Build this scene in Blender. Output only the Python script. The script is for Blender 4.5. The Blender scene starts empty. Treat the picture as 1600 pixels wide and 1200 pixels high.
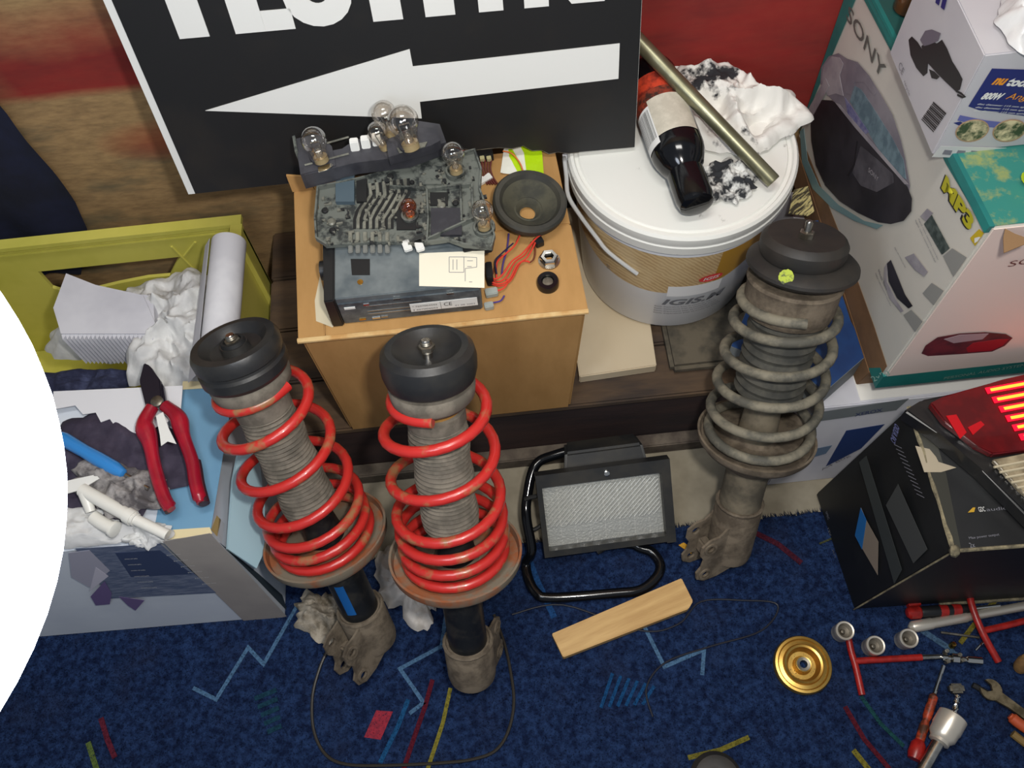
import bpy, bmesh, math, random
from math import sin, cos, pi, radians, sqrt, tan
from mathutils import Vector as V, Matrix, noise, Quaternion
random.seed(7)
SC = bpy.context.scene
COL = SC.collection

# ------------------------------------------------------------------ camera
TH, PH, FPX, HC = radians(62), radians(6), 1386.0, 1.35
FW = V((0, cos(TH), -sin(TH))); r0 = V((1, 0, 0)); u0 = V((0, sin(TH), cos(TH)))
RT = r0*cos(PH) - u0*sin(PH); UP = r0*sin(PH) + u0*cos(PH)
CP = V((0, 0, HC))
cam_d = bpy.data.cameras.new('camera'); cam = bpy.data.objects.new('camera', cam_d); COL.objects.link(cam)
cam_d.sensor_width = 36; cam_d.lens = 36*FPX/1600; cam_d.clip_start = 0.01
cam.matrix_world = Matrix(((RT.x, UP.x, -FW.x, CP.x), (RT.y, UP.y, -FW.y, CP.y), (RT.z, UP.z, -FW.z, CP.z), (0, 0, 0, 1)))
SC.camera = cam

# ------------------------------------------------------------------ light
w = bpy.data.worlds.new('world'); SC.world = w; w.use_nodes = True
w.node_tree.nodes['Background'].inputs[0].default_value = (0.80, 0.88, 1.0, 1)
w.node_tree.nodes['Background'].inputs[1].default_value = 0.24
def area(name, loc, target, sx, sy, power, col):
    d = bpy.data.lights.new(name, 'AREA'); d.shape = 'RECTANGLE'; d.size = sx; d.size_y = sy; d.energy = power; d.color = col
    o = bpy.data.objects.new(name, d); COL.objects.link(o); o.location = loc
    o.rotation_euler = (V(target)-V(loc)).to_track_quat('-Z', 'Y').to_euler()
    return o
area('ceiling_tube_light', (0.0, 0.45, 2.40), (0.0, 0.6, 0), 0.8, 0.25, 15, (1, 0.97, 0.92))
area('camera_flash_light', CP+RT*.09+UP*.07, (0.03, 0.62, 0.3), 0.05, 0.05, 8.5, (1, 0.96, 0.9))
vs = SC.view_settings
vs.view_transform = 'Standard'; vs.look = 'None'; vs.exposure = -0.10; vs.gamma = 1; vs.use_curve_mapping = False

# ------------------------------------------------------------------ rays onto real surfaces
def ray(x, y): return FW + RT*((x-800)/FPX) - UP*((y-600)/FPX)
def Z(x, y, z=0.0):
    d = ray(x, y); return CP + d*((z-HC)/d.z)
def Y(x, y, Y0):
    d = ray(x, y); return CP + d*(Y0/d.y)
def X(x, y, X0):
    d = ray(x, y); return CP + d*(X0/d.x)
def PLN(x, y, p0, n):
    d = ray(x, y); return CP + d*((p0-CP).dot(n)/d.dot(n))

# ------------------------------------------------------------------ materials
def S(r, g, b):
    f = lambda c: (c/255/12.92) if c <= 10 else ((c/255+0.055)/1.055)**2.4
    return (f(r), f(g), f(b), 1)
def mat(name, c, rough=0.6, metal=0, c2=None, scale=8, lo=0.4, hi=0.6, bump=0, bscale=60, trans=0, coat=0, stretch=(1, 1, 1), rot=0, spec=0.5, detail=4, emit=None, estr=0, bdist=0.002):
    m = bpy.data.materials.new(name); m.use_nodes = True; nt = m.node_tree; b = nt.nodes['Principled BSDF']
    b.inputs['Base Color'].default_value = c; b.inputs['Roughness'].default_value = rough; b.inputs['Metallic'].default_value = metal
    b.inputs['Transmission Weight'].default_value = trans; b.inputs['Coat Weight'].default_value = coat
    b.inputs['Specular IOR Level'].default_value = spec
    if emit: b.inputs['Emission Color'].default_value = emit; b.inputs['Emission Strength'].default_value = estr
    tc = nt.nodes.new('ShaderNodeTexCoord'); mp = nt.nodes.new('ShaderNodeMapping'); mp.inputs['Scale'].default_value = stretch
    if rot:
        m0 = nt.nodes.new('ShaderNodeMapping'); m0.inputs['Rotation'].default_value = (0, 0, rot); nt.links.new(tc.outputs['Object'], m0.inputs[0]); nt.links.new(m0.outputs[0], mp.inputs[0])
    else: nt.links.new(tc.outputs['Object'], mp.inputs[0])
    if c2:
        n = nt.nodes.new('ShaderNodeTexNoise'); n.inputs['Scale'].default_value = scale; n.inputs['Detail'].default_value = detail; n.inputs['Roughness'].default_value = .65
        r = nt.nodes.new('ShaderNodeValToRGB'); r.color_ramp.elements[0].position = lo; r.color_ramp.elements[1].position = hi
        r.color_ramp.elements[0].color = c; r.color_ramp.elements[1].color = c2
        nt.links.new(mp.outputs[0], n.inputs['Vector']); nt.links.new(n.outputs[0], r.inputs[0]); nt.links.new(r.outputs[0], b.inputs['Base Color'])
    if bump:
        n2 = nt.nodes.new('ShaderNodeTexNoise'); n2.inputs['Scale'].default_value = bscale; n2.inputs['Detail'].default_value = 5
        bp = nt.nodes.new('ShaderNodeBump'); bp.inputs['Strength'].default_value = bump; bp.inputs['Distance'].default_value = bdist
        nt.links.new(mp.outputs[0], n2.inputs['Vector']); nt.links.new(n2.outputs[0], bp.inputs['Height']); nt.links.new(bp.outputs[0], b.inputs['Normal'])
    return m
def glass(name, tint=(1, 1, 1, 1), base=0.06, edge=0.75, rough=0.03):
    m = bpy.data.materials.new(name); m.use_nodes = True; nt = m.node_tree; nt.nodes.clear()
    o = nt.nodes.new('ShaderNodeOutputMaterial'); t = nt.nodes.new('ShaderNodeBsdfTransparent'); g = nt.nodes.new('ShaderNodeBsdfGlossy')
    t.inputs[0].default_value = tint; g.inputs['Roughness'].default_value = rough
    lw = nt.nodes.new('ShaderNodeLayerWeight'); lw.inputs[0].default_value = 0.35
    mr = nt.nodes.new('ShaderNodeMapRange'); mr.inputs[3].default_value = base; mr.inputs[4].default_value = edge
    mx = nt.nodes.new('ShaderNodeMixShader')
    nt.links.new(lw.outputs['Facing'], mr.inputs[0]); nt.links.new(mr.outputs[0], mx.inputs[0]); nt.links.new(t.outputs[0], mx.inputs[1]); nt.links.new(g.outputs[0], mx.inputs[2]); nt.links.new(mx.outputs[0], o.inputs[0])
    return m
M = {}
M['black'] = mat('black plastic', S(26, 27, 29), .4)
M['blackgloss'] = mat('glossy black plastic', S(14, 15, 18), .12)
M['blackmat'] = mat('matt black', S(20, 21, 22), .7)
M['steel'] = mat('bright steel', S(200, 196, 188), .22, 1, c2=S(160, 155, 146), scale=40)
M['chrome'] = mat('chrome', S(225, 222, 215), .1, 1)
M['dullsteel'] = mat('dull steel', S(150, 146, 136), .4, .9, c2=S(110, 104, 92), scale=60)
M['brass'] = mat('brass', S(205, 160, 80), .25, 1)
M['redpaint'] = mat('red tool paint', S(160, 32, 26), .35, c2=S(130, 24, 20), scale=60)
M['springred'] = mat('red spring paint', S(200, 44, 38), .3, c2=S(186, 38, 32), scale=20, coat=.4)
M['springdirty'] = mat('dirty red spring', S(186, 42, 38), .33, c2=S(150, 104, 70), scale=30, lo=.54, hi=.66, coat=.3)
M['dust'] = mat('dusty grey rubber', S(120, 112, 100), .85, c2=S(94, 88, 78), scale=40)
M['dustbrown'] = mat('dusty brown steel', S(116, 104, 88), .85, c2=S(78, 68, 56), scale=28, bump=.4, bscale=120)
M['dustplate'] = mat('dusty spring plate', S(118, 108, 92), .8, c2=S(140, 82, 48), scale=20, lo=.45, hi=.62)
M['springgrey'] = mat('dusty grey spring', S(122, 116, 100), .75, c2=S(78, 76, 68), scale=32, bump=.3, bscale=160)
M['rubber'] = mat('black rubber', S(32, 33, 35), .42, c2=S(44, 43, 41), scale=20, bump=.15, bscale=90)
M['rubberdusty'] = mat('dusty black rubber', S(46, 42, 38), .6, c2=S(34, 33, 32), scale=18, bump=.15, bscale=90)
M['darktube'] = mat('black damper tube', S(22, 24, 27), .4, c2=S(48, 46, 42), scale=24, lo=.5, hi=.7)
M['white'] = mat('white', S(222, 222, 218), .5)
M['ink'] = mat('black ink', S(34, 32, 36), .6)
M['greyink'] = mat('grey ink', S(120, 120, 128), .6)

# ------------------------------------------------------------------ objects
def root_of(o):
    while o.parent: o = o.parent
    return o
def tag(o, label, cat, group=None):
    o['label'] = label; o['category'] = cat
    if group: o['group'] = group
    return o
def thing(name, label, cat, loc=(0, 0, 0), group=None):
    o = bpy.data.objects.new(name, None); COL.objects.link(o); o.location = V(loc); o.empty_display_size = .02
    return tag(o, label, cat, group)
def obj(name, me, m, parent=None, smooth=35, bevel=0, label=None):
    """me holds world coordinates; the object's origin is moved to its thing's base."""
    if isinstance(me, bmesh.types.BMesh):
        bm = me
        if bevel: bmesh.ops.bevel(bm, geom=bm.edges[:], offset=bevel, segments=2, affect='EDGES', clamp_overlap=True)
        bmesh.ops.recalc_face_normals(bm, faces=bm.faces[:])
        me = bpy.data.meshes.new(name); bm.to_mesh(me); bm.free()
    o = bpy.data.objects.new(name, me); COL.objects.link(o)
    for mm in (m if isinstance(m, (list, tuple)) else [m]):
        me.materials.append(mm)
    if parent:
        off = root_of(parent).location.copy(); o.parent = parent
        me.transform(Matrix.Translation(-off))
    else:
        xs = [v.co for v in me.vertices]
        c = V(((min(v.x for v in xs)+max(v.x for v in xs))/2, (min(v.y for v in xs)+max(v.y for v in xs))/2, min(v.z for v in xs)))
        me.transform(Matrix.Translation(-c)); o.location = c
    if smooth and len(me.polygons):
        for p in me.polygons: p.use_smooth = True
        me.set_sharp_from_angle(angle=radians(smooth))
    if label: o['label'] = label
    return o
def frame(axis, hint=V((1, 0, 0))):
    a = V(axis).normalized(); x = (hint - a*hint.dot(a))
    if x.length < 1e-4: x = V((0, 1, 0)) - a*a.y
    x.normalize(); return x, a.cross(x), a

def hexa(c, bm=None):
    """8 corners: bottom 4 then top 4, both the same way round"""
    bm = bm or bmesh.new(); vv = [bm.verts.new(V(p)) for p in c]
    for f in ((3, 2, 1, 0), (4, 5, 6, 7), (0, 1, 5, 4), (1, 2, 6, 5), (2, 3, 7, 6), (3, 0, 4, 7)): bm.faces.new([vv[i] for i in f])
    return bm
def bx(x0, x1, y0, y1, z0, z1, bm=None):
    return hexa([(x0, y0, z0), (x1, y0, z0), (x1, y1, z0), (x0, y1, z0), (x0, y0, z1), (x1, y0, z1), (x1, y1, z1), (x0, y1, z1)], bm)
def obox(o, ax, ay, az, bm=None):
    """box from corner o along three edge vectors"""
    o, ax, ay, az = V(o), V(ax), V(ay), V(az)
    return hexa([o, o+ax, o+ax+ay, o+ay, o+az, o+ax+az, o+ax+ay+az, o+ay+az], bm)
def cbox(c, x, y, z, sx, sy, sz, bm=None):
    c = V(c); x = V(x)*sx; y = V(y)*sy; z = V(z)*sz
    return obox(c-(x+y+z)/2, x, y, z, bm)
def tube(pts, r, seg=10, closed=False, bm=None, caps=True):
    bm = bm or bmesh.new(); pts = [V(p) for p in pts]; n = len(pts)
    rr = r if isinstance(r, (list, tuple)) else [r]*n
    rings = []; prev = None
    for i in range(n):
        if closed: t = pts[(i+1) % n]-pts[i-1]
        else: t = pts[min(i+1, n-1)]-pts[max(i-1, 0)]
        t.normalize()
        if prev is None: x, y, _ = frame(t)
        else:
            x = prev - t*prev.dot(t)
            x.normalize(); y = t.cross(x)
        prev = x
        rings.append([bm.verts.new(pts[i]+x*(rr[i]*cos(2*pi*k/seg))+y*(rr[i]*sin(2*pi*k/seg))) for k in range(seg)])
    if closed:
        # pick the twist offset that closes the seam best
        off = min(range(seg), key=lambda s: (rings[0][s].co-rings[-1][0].co).length)
    for i in range(n if closed else n-1):
        a = rings[i]; b = rings[(i+1) % n]; s = off if (closed and i == n-1) else 0
        for k in range(seg): bm.faces.new((a[k], a[(k+1) % seg], b[(k+1+s) % seg], b[(k+s) % seg]))
    if caps and not closed:
        bm.faces.new(rings[0][::-1]); bm.faces.new(rings[-1])
    return bm
def spl(pts, n=8, closed=False):
    pts = [V(p) for p in pts]; out = []; m = len(pts)
    for i in range(m if closed else m-1):
        g = lambda j: pts[j % m] if closed else pts[max(0, min(m-1, j))]
        p0, p1, p2, p3 = g(i-1), g(i), g(i+1), g(i+2)
        for k in range(n):
            t = k/n
            out.append(0.5*((2*p1)+(p2-p0)*t+(2*p0-5*p1+4*p2-p3)*t*t+(3*p1-p0-3*p2+p3)*t**3))
    if not closed: out.append(pts[-1])
    return out
def lathe(prof, p0, axis=(0, 0, 1), seg=32, bm=None, hint=V((1, 0, 0)), cap=True):
    bm = bm or bmesh.new(); x, y, a = frame(V(axis), hint); p0 = V(p0); rings = []
    for r, h in prof:
        if r < 1e-6: rings.append([bm.verts.new(p0+a*h)])
        else: rings.append([bm.verts.new(p0+a*h+x*(r*cos(2*pi*k/seg))+y*(r*sin(2*pi*k/seg))) for k in range(seg)])
    for A, B in zip(rings, rings[1:]):
        if len(A) == 1 and len(B) == 1: continue
        if len(A) == 1:
            for k in range(seg): bm.faces.new((A[0], B[(k+1) % seg], B[k]))
        elif len(B) == 1:
            for k in range(seg): bm.faces.new((A[k], A[(k+1) % seg], B[0]))
        else:
            for k in range(seg): bm.faces.new((A[k], A[(k+1) % seg], B[(k+1) % seg], B[k]))
    if cap:
        if len(rings[0]) > 1: bm.faces.new(rings[0][::-1])
        if len(rings[-1]) > 1: bm.faces.new(rings[-1])
    return bm
def cyl(a, b, r, seg=20, bm=None, r2=None, hint=V((1, 0, 0))):
    a, b = V(a), V(b); L = (b-a).length
    return lathe([(r, 0), (r if r2 is None else r2, L)], a, b-a, seg, bm, hint)
def plate(pts, nrm, th, bm=None):
    """solid plate: polygon pts, thickened by th along nrm"""
    bm = bm or bmesh.new(); n = V(nrm).normalized()
    a = [bm.verts.new(V(p)) for p in pts]; b = [bm.verts.new(V(p)+n*th) for p in pts]; k = len(pts)
    bm.faces.new(a[::-1]); bm.faces.new(b)
    for i in range(k): bm.faces.new((a[i], a[(i+1) % k], b[(i+1) % k], b[i]))
    return bm
def strip(pts, nrm, wd, th=.0004, bm=None, taper=None):
    """a flat band following a polyline on a surface with normal nrm"""
    bm = bm or bmesh.new(); n = V(nrm).normalized(); L = []; R = []
    pts = [V(p) for p in pts]
    for i, p in enumerate(pts):
        d1 = (pts[i]-pts[i-1]).normalized() if i else (pts[1]-pts[0]).normalized()
        d2 = (pts[i+1]-pts[i]).normalized() if i < len(pts)-1 else d1
        s = n.cross(d1+d2)
        s.normalize(); k = wd/2/max(.45, s.dot(n.cross(d1).normalized()))
        L.append(p+s*k); R.append(p-s*k)
    lo = [[bm.verts.new(q) for q in (a, b)] for a, b in zip(L, R)]; hi = [[bm.verts.new(q+n*th) for q in (a, b)] for a, b in zip(L, R)]
    for i in range(len(pts)-1):
        bm.faces.new((hi[i][0], hi[i+1][0], hi[i+1][1], hi[i][1])); bm.faces.new((lo[i][1], lo[i+1][1], lo[i+1][0], lo[i][0]))
        bm.faces.new((lo[i][0], lo[i+1][0], hi[i+1][0], hi[i][0])); bm.faces.new((hi[i][1], hi[i+1][1], lo[i+1][1], lo[i][1]))
    bm.faces.new((lo[0][0], hi[0][0], hi[0][1], lo[0][1])); bm.faces.new((lo[-1][1], hi[-1][1], hi[-1][0], lo[-1][0]))
    return bm
def holed(outer, holes, o, x, y, z, th):
    """plate with real holes: 2D outline + circle holes (cx, cy, r), placed in frame o, x, y, z"""
    cu = bpy.data.curves.new('tmp', 'CURVE'); cu.dimensions = '2D'; cu.fill_mode = 'BOTH'; cu.extrude = th/2
    def add(pp):
        s = cu.splines.new('POLY'); s.points.add(len(pp)-1); s.use_cyclic_u = True
        for q, p in zip(s.points, pp): q.co = (p[0], p[1], 0, 1)
    add(outer)
    for cx, cy, r in holes: add([(cx+r*cos(2*pi*k/20), cy+r*sin(2*pi*k/20)) for k in range(20)])
    t = bpy.data.objects.new('tmp', cu); me = bpy.data.meshes.new_from_object(t); bpy.data.objects.remove(t)
    me.transform(Matrix(((x.x, y.x, z.x, o[0]), (x.y, y.y, z.y, o[1]), (x.z, y.z, z.z, o[2]), (0, 0, 0, 1))))
    return me
def text(name, s, a, b, up, nrm, h, m, parent, bold=0.0, shear=0, off=.0004):
    """print a word on a surface: baseline from a to b, cap height h"""
    cu = bpy.data.curves.new('tmp', 'FONT'); cu.body = s; cu.size = 1; cu.offset = bold; cu.shear = shear; cu.extrude = .0; cu.resolution_u = 3
    t = bpy.data.objects.new('tmp', cu); me = bpy.data.meshes.new_from_object(t); bpy.data.objects.remove(t)
    xs = [v.co.x for v in me.vertices]; ys = [v.co.y for v in me.vertices]
    x0, x1, y0, y1 = min(xs), max(xs), min(ys), max(ys)
    a, b = V(a), V(b); ex = b-a; n = V(nrm).normalized(); ey = V(up)-n*V(up).dot(n); ey = ey-ex.normalized()*ey.dot(ex.normalized()); ey = ey.normalized()*h
    for v in me.vertices:
        u = (v.co.x-x0)/(x1-x0); q = (v.co.y-y0)/(y1-y0); v.co = a+ex*u+ey*q+n*off
    if me.polygons and me.polygons[0].normal.dot(n) < 0: me.flip_normals()
    return obj(name, me, m, parent, smooth=0)
def decal(name, pts, nrm, m, parent, th=.0004):
    return obj(name, plate(pts, nrm, th), m, parent, smooth=0)
def fill_quad(q, nrm, u0, u1, v0, v1, th=.0004, bm=None):
    """rectangle in the parameter space of quad q (bl, br, tr, tl)"""
    f = lambda u, v: (q[0].lerp(q[1], u)).lerp(q[3].lerp(q[2], u), v)
    return plate([f(u0, v0), f(u1, v0), f(u1, v1), f(u0, v1)], nrm, th, bm)
def cloth(c, rx, ry, h, seed, rot=0, fold=14, edge=.25, base=.004, nr=26, na=72, lean=None):
    bm = bmesh.new(); c = V(c); rings = []; sd = V((seed*3.7, seed*1.3, seed*7.1))
    for i in range(1, nr+1):
        t = i/nr; ring = []
        for k in range(na):
            a = 2*pi*k/na
            e = 1+edge*noise.noise(V((cos(a)*1.7, sin(a)*1.7, seed)))+edge*.5*noise.noise(V((cos(a)*5, sin(a)*5, seed+4)))
            x = rx*t*e*cos(a); y = ry*t*e*sin(a)
            p = V((x, y, 0))*fold
            f = abs(noise.noise(p+sd))*1.1+abs(noise.noise(p*2.3+sd))*.55+.18*abs(noise.noise(p*5+sd))
            env = (1-t**4)**.8
            z = base+h*(1-f*1.05)*env+h*.12*noise.noise(p*3+sd)*env
            z = max(z, .001)
            ring.append(bm.verts.new(c+V((x*cos(rot)-y*sin(rot), x*sin(rot)+y*cos(rot), z))))
        rings.append(ring)
    ctr = bm.verts.new(c+V((0, 0, h*.7)))
    for k in range(na): bm.faces.new((ctr, rings[0][k], rings[0][(k+1) % na]))
    for A, B in zip(rings, rings[1:]):
        for k in range(na): bm.faces.new((A[k], B[k], B[(k+1) % na], A[(k+1) % na]))
    bm.faces.new(rings[-1])
    return bm
def poscol(m, build):
    """hand the material's nodes to build(nt, bsdf, texcoord) for a position-based pattern"""
    nt = m.node_tree; b = nt.nodes['Principled BSDF']; build(nt, b); return m
def nmath(nt, op, a, b=None, clamp=False):
    n = nt.nodes.new('ShaderNodeMath'); n.operation = op; n.use_clamp = clamp
    for i, v in enumerate((a, b)):
        if v is None: continue
        if isinstance(v, (int, float)): n.inputs[i].default_value = v
        else: nt.links.new(v, n.inputs[i])
    return n.outputs[0]
def nnoise(nt, vec, scale, detail=4, rough=.6):
    n = nt.nodes.new('ShaderNodeTexNoise'); n.inputs['Scale'].default_value = scale; n.inputs['Detail'].default_value = detail; n.inputs['Roughness'].default_value = rough
    nt.links.new(vec, n.inputs['Vector']); return n.outputs[0]
def nmix(nt, f, a, b):
    n = nt.nodes.new('ShaderNodeMix'); n.data_type = 'RGBA'; n.clamp_factor = True
    nt.links.new(f, n.inputs[0])
    for i, v in ((6, a), (7, b)):
        if isinstance(v, tuple): n.inputs[i].default_value = v
        else: nt.links.new(v, n.inputs[i])
    return n.outputs[2]

# ================================================================== SETTING
WALLY = 0.96
# concrete floor
m_conc = mat('bare concrete', S(150, 142, 124), .9, c2=S(112, 104, 88), scale=9, lo=.35, hi=.7, bump=.5, bscale=45)
fl = obj('floor', bx(-1.5, 1.5, -.8, WALLY, -.05, 0), m_conc); fl['kind'] = 'structure'
# wall: brown boarding with red paint
def wallb(nt, b):
    g = nt.nodes.new('ShaderNodeNewGeometry'); sp = nt.nodes.new('ShaderNodeSeparateXYZ'); nt.links.new(g.outputs['Position'], sp.inputs[0])
    x, z = sp.outputs[0], sp.outputs[2]; P = g.outputs['Position']
    mp = nt.nodes.new('ShaderNodeMapping'); mp.inputs['Scale'].default_value = (1, 1, 3.2); nt.links.new(P, mp.inputs[0])
    n1 = nnoise(nt, mp.outputs[0], 6); n2 = nnoise(nt, P, 3.3); n3 = nnoise(nt, mp.outputs[0], 40, 6)
    base = nmix(nt, nmath(nt, 'MULTIPLY', nmath(nt, 'SUBTRACT', n3, .35), 2.2, True), S(172, 140, 96), S(128, 102, 70))
    base = nmix(nt, nmath(nt, 'MULTIPLY', nmath(nt, 'SUBTRACT', n1, .52), 5, True), base, S(108, 98, 74))
    # red paint: sharp lower edge at left, full height at right
    edge = nmath(nt, 'SUBTRACT', .500, nmath(nt, 'MULTIPLY', nmath(nt, 'MULTIPLY', nmath(nt, 'SUBTRACT', x, .12), 3.5, True), .2))
    r = nmath(nt, 'MULTIPLY', nmath(nt, 'SUBTRACT', nmath(nt, 'ADD', z, nmath(nt, 'MULTIPLY', n2, .012)), edge), 60, True)
    # fades out upwards at left
    up = nmath(nt, 'MULTIPLY', nmath(nt, 'SUBTRACT', nmath(nt, 'ADD', nmath(nt, 'ADD', .60, nmath(nt, 'MULTIPLY', n2, .12)), nmath(nt, 'MULTIPLY', nmath(nt, 'GREATER_THAN', x, 0), .5)), z), 12, True)
    left = nmath(nt, 'MULTIPLY', nmath(nt, 'ADD', nmath(nt, 'ADD', x, .70), nmath(nt, 'MULTIPLY', n2, .1)), 8, True)
    r = nmath(nt, 'MULTIPLY', nmath(nt, 'MULTIPLY', r, up), nmath(nt, 'MULTIPLY', left, .93))
    red = nmix(nt, nmath(nt, 'MULTIPLY', nmath(nt, 'SUBTRACT', n1, .35), 2.5, True), S(148, 22, 28), S(110, 20, 27))
    c = nmix(nt, r, base, red)
    # orange-red blotch by the sign's corner
    d = nmath(nt, 'ADD', nmath(nt, 'POWER', nmath(nt, 'MULTIPLY', nmath(nt, 'ADD', x, .455), 10), 2), nmath(nt, 'POWER', nmath(nt, 'MULTIPLY', nmath(nt, 'SUBTRACT', z, .405), 26), 2))
    bl = nmath(nt, 'MULTIPLY', nmath(nt, 'SUBTRACT', nmath(nt, 'ADD', 1.1, nmath(nt, 'MULTIPLY', n1, .4)), d), .6, True)
    c = nmix(nt, nmath(nt, 'MULTIPLY', bl, .8), c, S(158, 62, 36))
    nt.links.new(c, b.inputs['Base Color'])
m_wall = poscol(mat('painted boarding', S(140, 112, 74), .85, bump=.35, bscale=30), wallb)
wl = obj('wall_back', bx(-1.5, 1.5, WALLY, WALLY+.1, -.05, 2.6), m_wall); wl['kind'] = 'structure'

# timber ledge along the wall
m_ledge = mat('dark brown timber', S(66, 46, 42), .8, c2=S(40, 30, 32), scale=7, lo=.35, hi=.65, bump=.6, bscale=30, stretch=(.4, 1, 2))
m_ledtop = mat('rough brown timber top', S(92, 72, 52), .9, c2=S(52, 42, 36), scale=9, lo=.35, hi=.65, bump=.8, bscale=40, stretch=(.5, 2, 1))
ledge = thing('timber_ledge', 'low dark brown timber ledge running along the wall under the cardboard box and bucket', 'ledge', (.1, .77, 0))
obj('beam', bx(-.37, .400, .585, WALLY-.002, 0, .160), m_ledge, ledge, bevel=.004)
for i, (y0, y1) in enumerate(((.578, .665), (.668, .76), (.763, .86), (.863, WALLY-.002))):
    obj('plank', bx(-.372, .402, y0, y1, .160, .1745+.0005*(i % 2)), m_ledtop, ledge, bevel=.003)
obj('lower_batten', bx(-.372, .402, .562, .584, 0, .03), mat('grey batten', S(104, 94, 82), .9, c2=S(66, 56, 50), scale=14, bump=.5), ledge, bevel=.002)

# carpet
def carpb(nt, b):
    g = nt.nodes.new('ShaderNodeNewGeometry'); P = g.outputs['Position']
    n1 = nnoise(nt, P, 110, 3); n2 = nnoise(nt, P, 14, 4); n3 = nnoise(nt, P, 420, 2)
    c = nmix(nt, nmath(nt, 'MULTIPLY', nmath(nt, 'SUBTRACT', n1, .36), 3.4, True), S(16, 28, 56), S(36, 56, 94))
    c = nmix(nt, nmath(nt, 'MULTIPLY', nmath(nt, 'SUBTRACT', n2, .5), 2.6, True), c, S(34, 42, 66))
    c = nmix(nt, nmath(nt, 'MULTIPLY', nmath(nt, 'SUBTRACT', n3, .52), 3, True), c, S(16, 24, 52))
    nt.links.new(c, b.inputs['Base Color'])
m_carp = poscol(mat('blue carpet pile', S(40, 66, 130), .95, bump=1, bscale=260, spec=.1, bdist=.004), carpb)
carpet = thing('carpet', 'dark blue patterned carpet covering the floor in front of the concrete strip', 'carpet', (0, 0, 0))
cz = .006
back = [V((-1.3, .45, 0))]+[V((x*.02-1.28, .431+.004*noise.noise(V((x*.9, 2, 0)))+.002*random.uniform(-1, 1), 0)) for x in range(0, 128)]+[V((1.3, .432, 0))]
obj('carpet_sheet', plate([V((1.3, -.5, 0)), V((-1.3, -.5, 0))][::-1]+back[::-1], (0, 0, 1), cz), m_carp, carpet, smooth=0)
def motif(pts, wpx, col, name='motif_line'):
    col = tuple(c*.72 for c in col[:3])+(1,)
    m = mat('woven '+name, col, .95, c2=tuple(c*.55 for c in col[:3])+(1,), scale=240, lo=.4, hi=.65, bump=1, bscale=300, spec=.1, bdist=.003)
    return obj(name, strip([Z(x, y, cz+.0002) for x, y in pts], (0, 0, 1), wpx/1060, .0012), m, carpet, smooth=0)
PB = S(92, 130, 168)
motif([(302, 1075), (338, 1093), (388, 1012), (412, 1038), (466, 944)], 6, PB)
motif([(697, 960), (690, 1010), (625, 1045), (662, 1098), (640, 1115)], 6, PB)
motif([(1003, 972), (1038, 1042), (1100, 1015), (1097, 1055)], 6, PB)
motif([(638, 1093), (622, 1135), (594, 1192)], 7, S(36, 92, 142))
motif([(676, 1062), (664, 1105), (648, 1150), (630, 1204)], 7, S(104, 32, 48))
motif([(704, 1075), (692, 1130), (668, 1203)], 6, S(150, 140, 58))
motif([(1075, 1184), (1125, 1172), (1170, 1152)], 7, S(134, 126, 52))
motif([(1320, 1104), (1350, 1155), (1390, 1202)], 7, S(104, 34, 48))
motif([(1333, 1172), (1362, 1208)], 8, S(140, 130, 54))
motif([(1345, 1088), (1375, 1130), (1412, 1166)], 6, S(36, 82, 84))
motif([(1178, 832), (1215, 850), (1252, 880)], 9, S(86, 34, 50))
motif([(158, 1122), (168, 1155), (180, 1184)], 8, S(110, 40, 58))
motif([(138, 1160), (152, 1204)], 8, S(104, 124, 66))
motif([(826, 872), (838, 905), (866, 965)], 10, S(40, 84, 140))
motif([(1560, 933), (1530, 965), (1500, 1005)], 7, S(130, 120, 50))
motif([(1440, 985), (1478, 1010), (1500, 1030)], 9, S(80, 110, 140))
motif([(1345, 822), (1280, 850)], 3, S(86, 90, 62))
obj('motif_patch', plate([Z(x, y, cz+.0002) for x, y in ((588, 1110), (569, 1152), (595, 1156), (614, 1112))], (0, 0, 1), .0012), mat('woven red', S(150, 34, 52), .95, c2=S(120, 30, 48), scale=200, bump=1, bscale=300), carpet, smooth=0)
for i in range(6):
    x = 945+i*13; motif([(x+12, 1052+i*4), (x-6, 1106-i*1)], 5, S(32, 86, 140), 'motif_hatch')
for i in range(5):
    motif([(398+i*5, 1092+i*13), (432+i*2, 1078+i*14)], 7, S(34, 72, 92), 'motif_hatch')
obj('motif_patch', plate([Z(x, y, cz+.0002) for x, y in ((1060, 852), (1080, 866), (1087, 860), (1068, 848))], (0, 0, 1), .0015), mat('woven orange', S(190, 140, 40), .95, bump=1), carpet, smooth=0)
# pile: countless little tufts
def pile():
    vs, fs = [], []
    for i in range(52000):
        x = random.uniform(-.86, .78); y = random.uniform(.03, .433)
        a = random.uniform(0, 2*pi); h = random.uniform(.002, .0046); wd = .0012
        dx, dy = cos(a)*wd, sin(a)*wd; lx, ly = random.uniform(-.0022, .0022), random.uniform(-.0022, .0022)
        k = len(vs); vs += [(x-dx, y-dy, cz-.0005), (x+dx, y+dy, cz-.0005), (x+lx, y+ly, cz+h)]; fs.append((k, k+1, k+2))
    for i in range(2600):
        x = random.uniform(-.8, .8); y = .431; a = random.uniform(.2, pi-.2); h = random.uniform(.003, .012)
        k = len(vs); vs += [(x, y-.002, .002), (x+.001, y-.002, .005), (x+cos(a)*h, y+sin(a)*h, random.uniform(.0005, .006))]; fs.append((k, k+1, k+2))
    me = bpy.data.meshes.new('pile'); me.from_pydata(vs, [], fs); return me
pl = obj('carpet_pile', pile(), m_carp, carpet, smooth=0); pl['kind'] = 'stuff'

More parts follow.
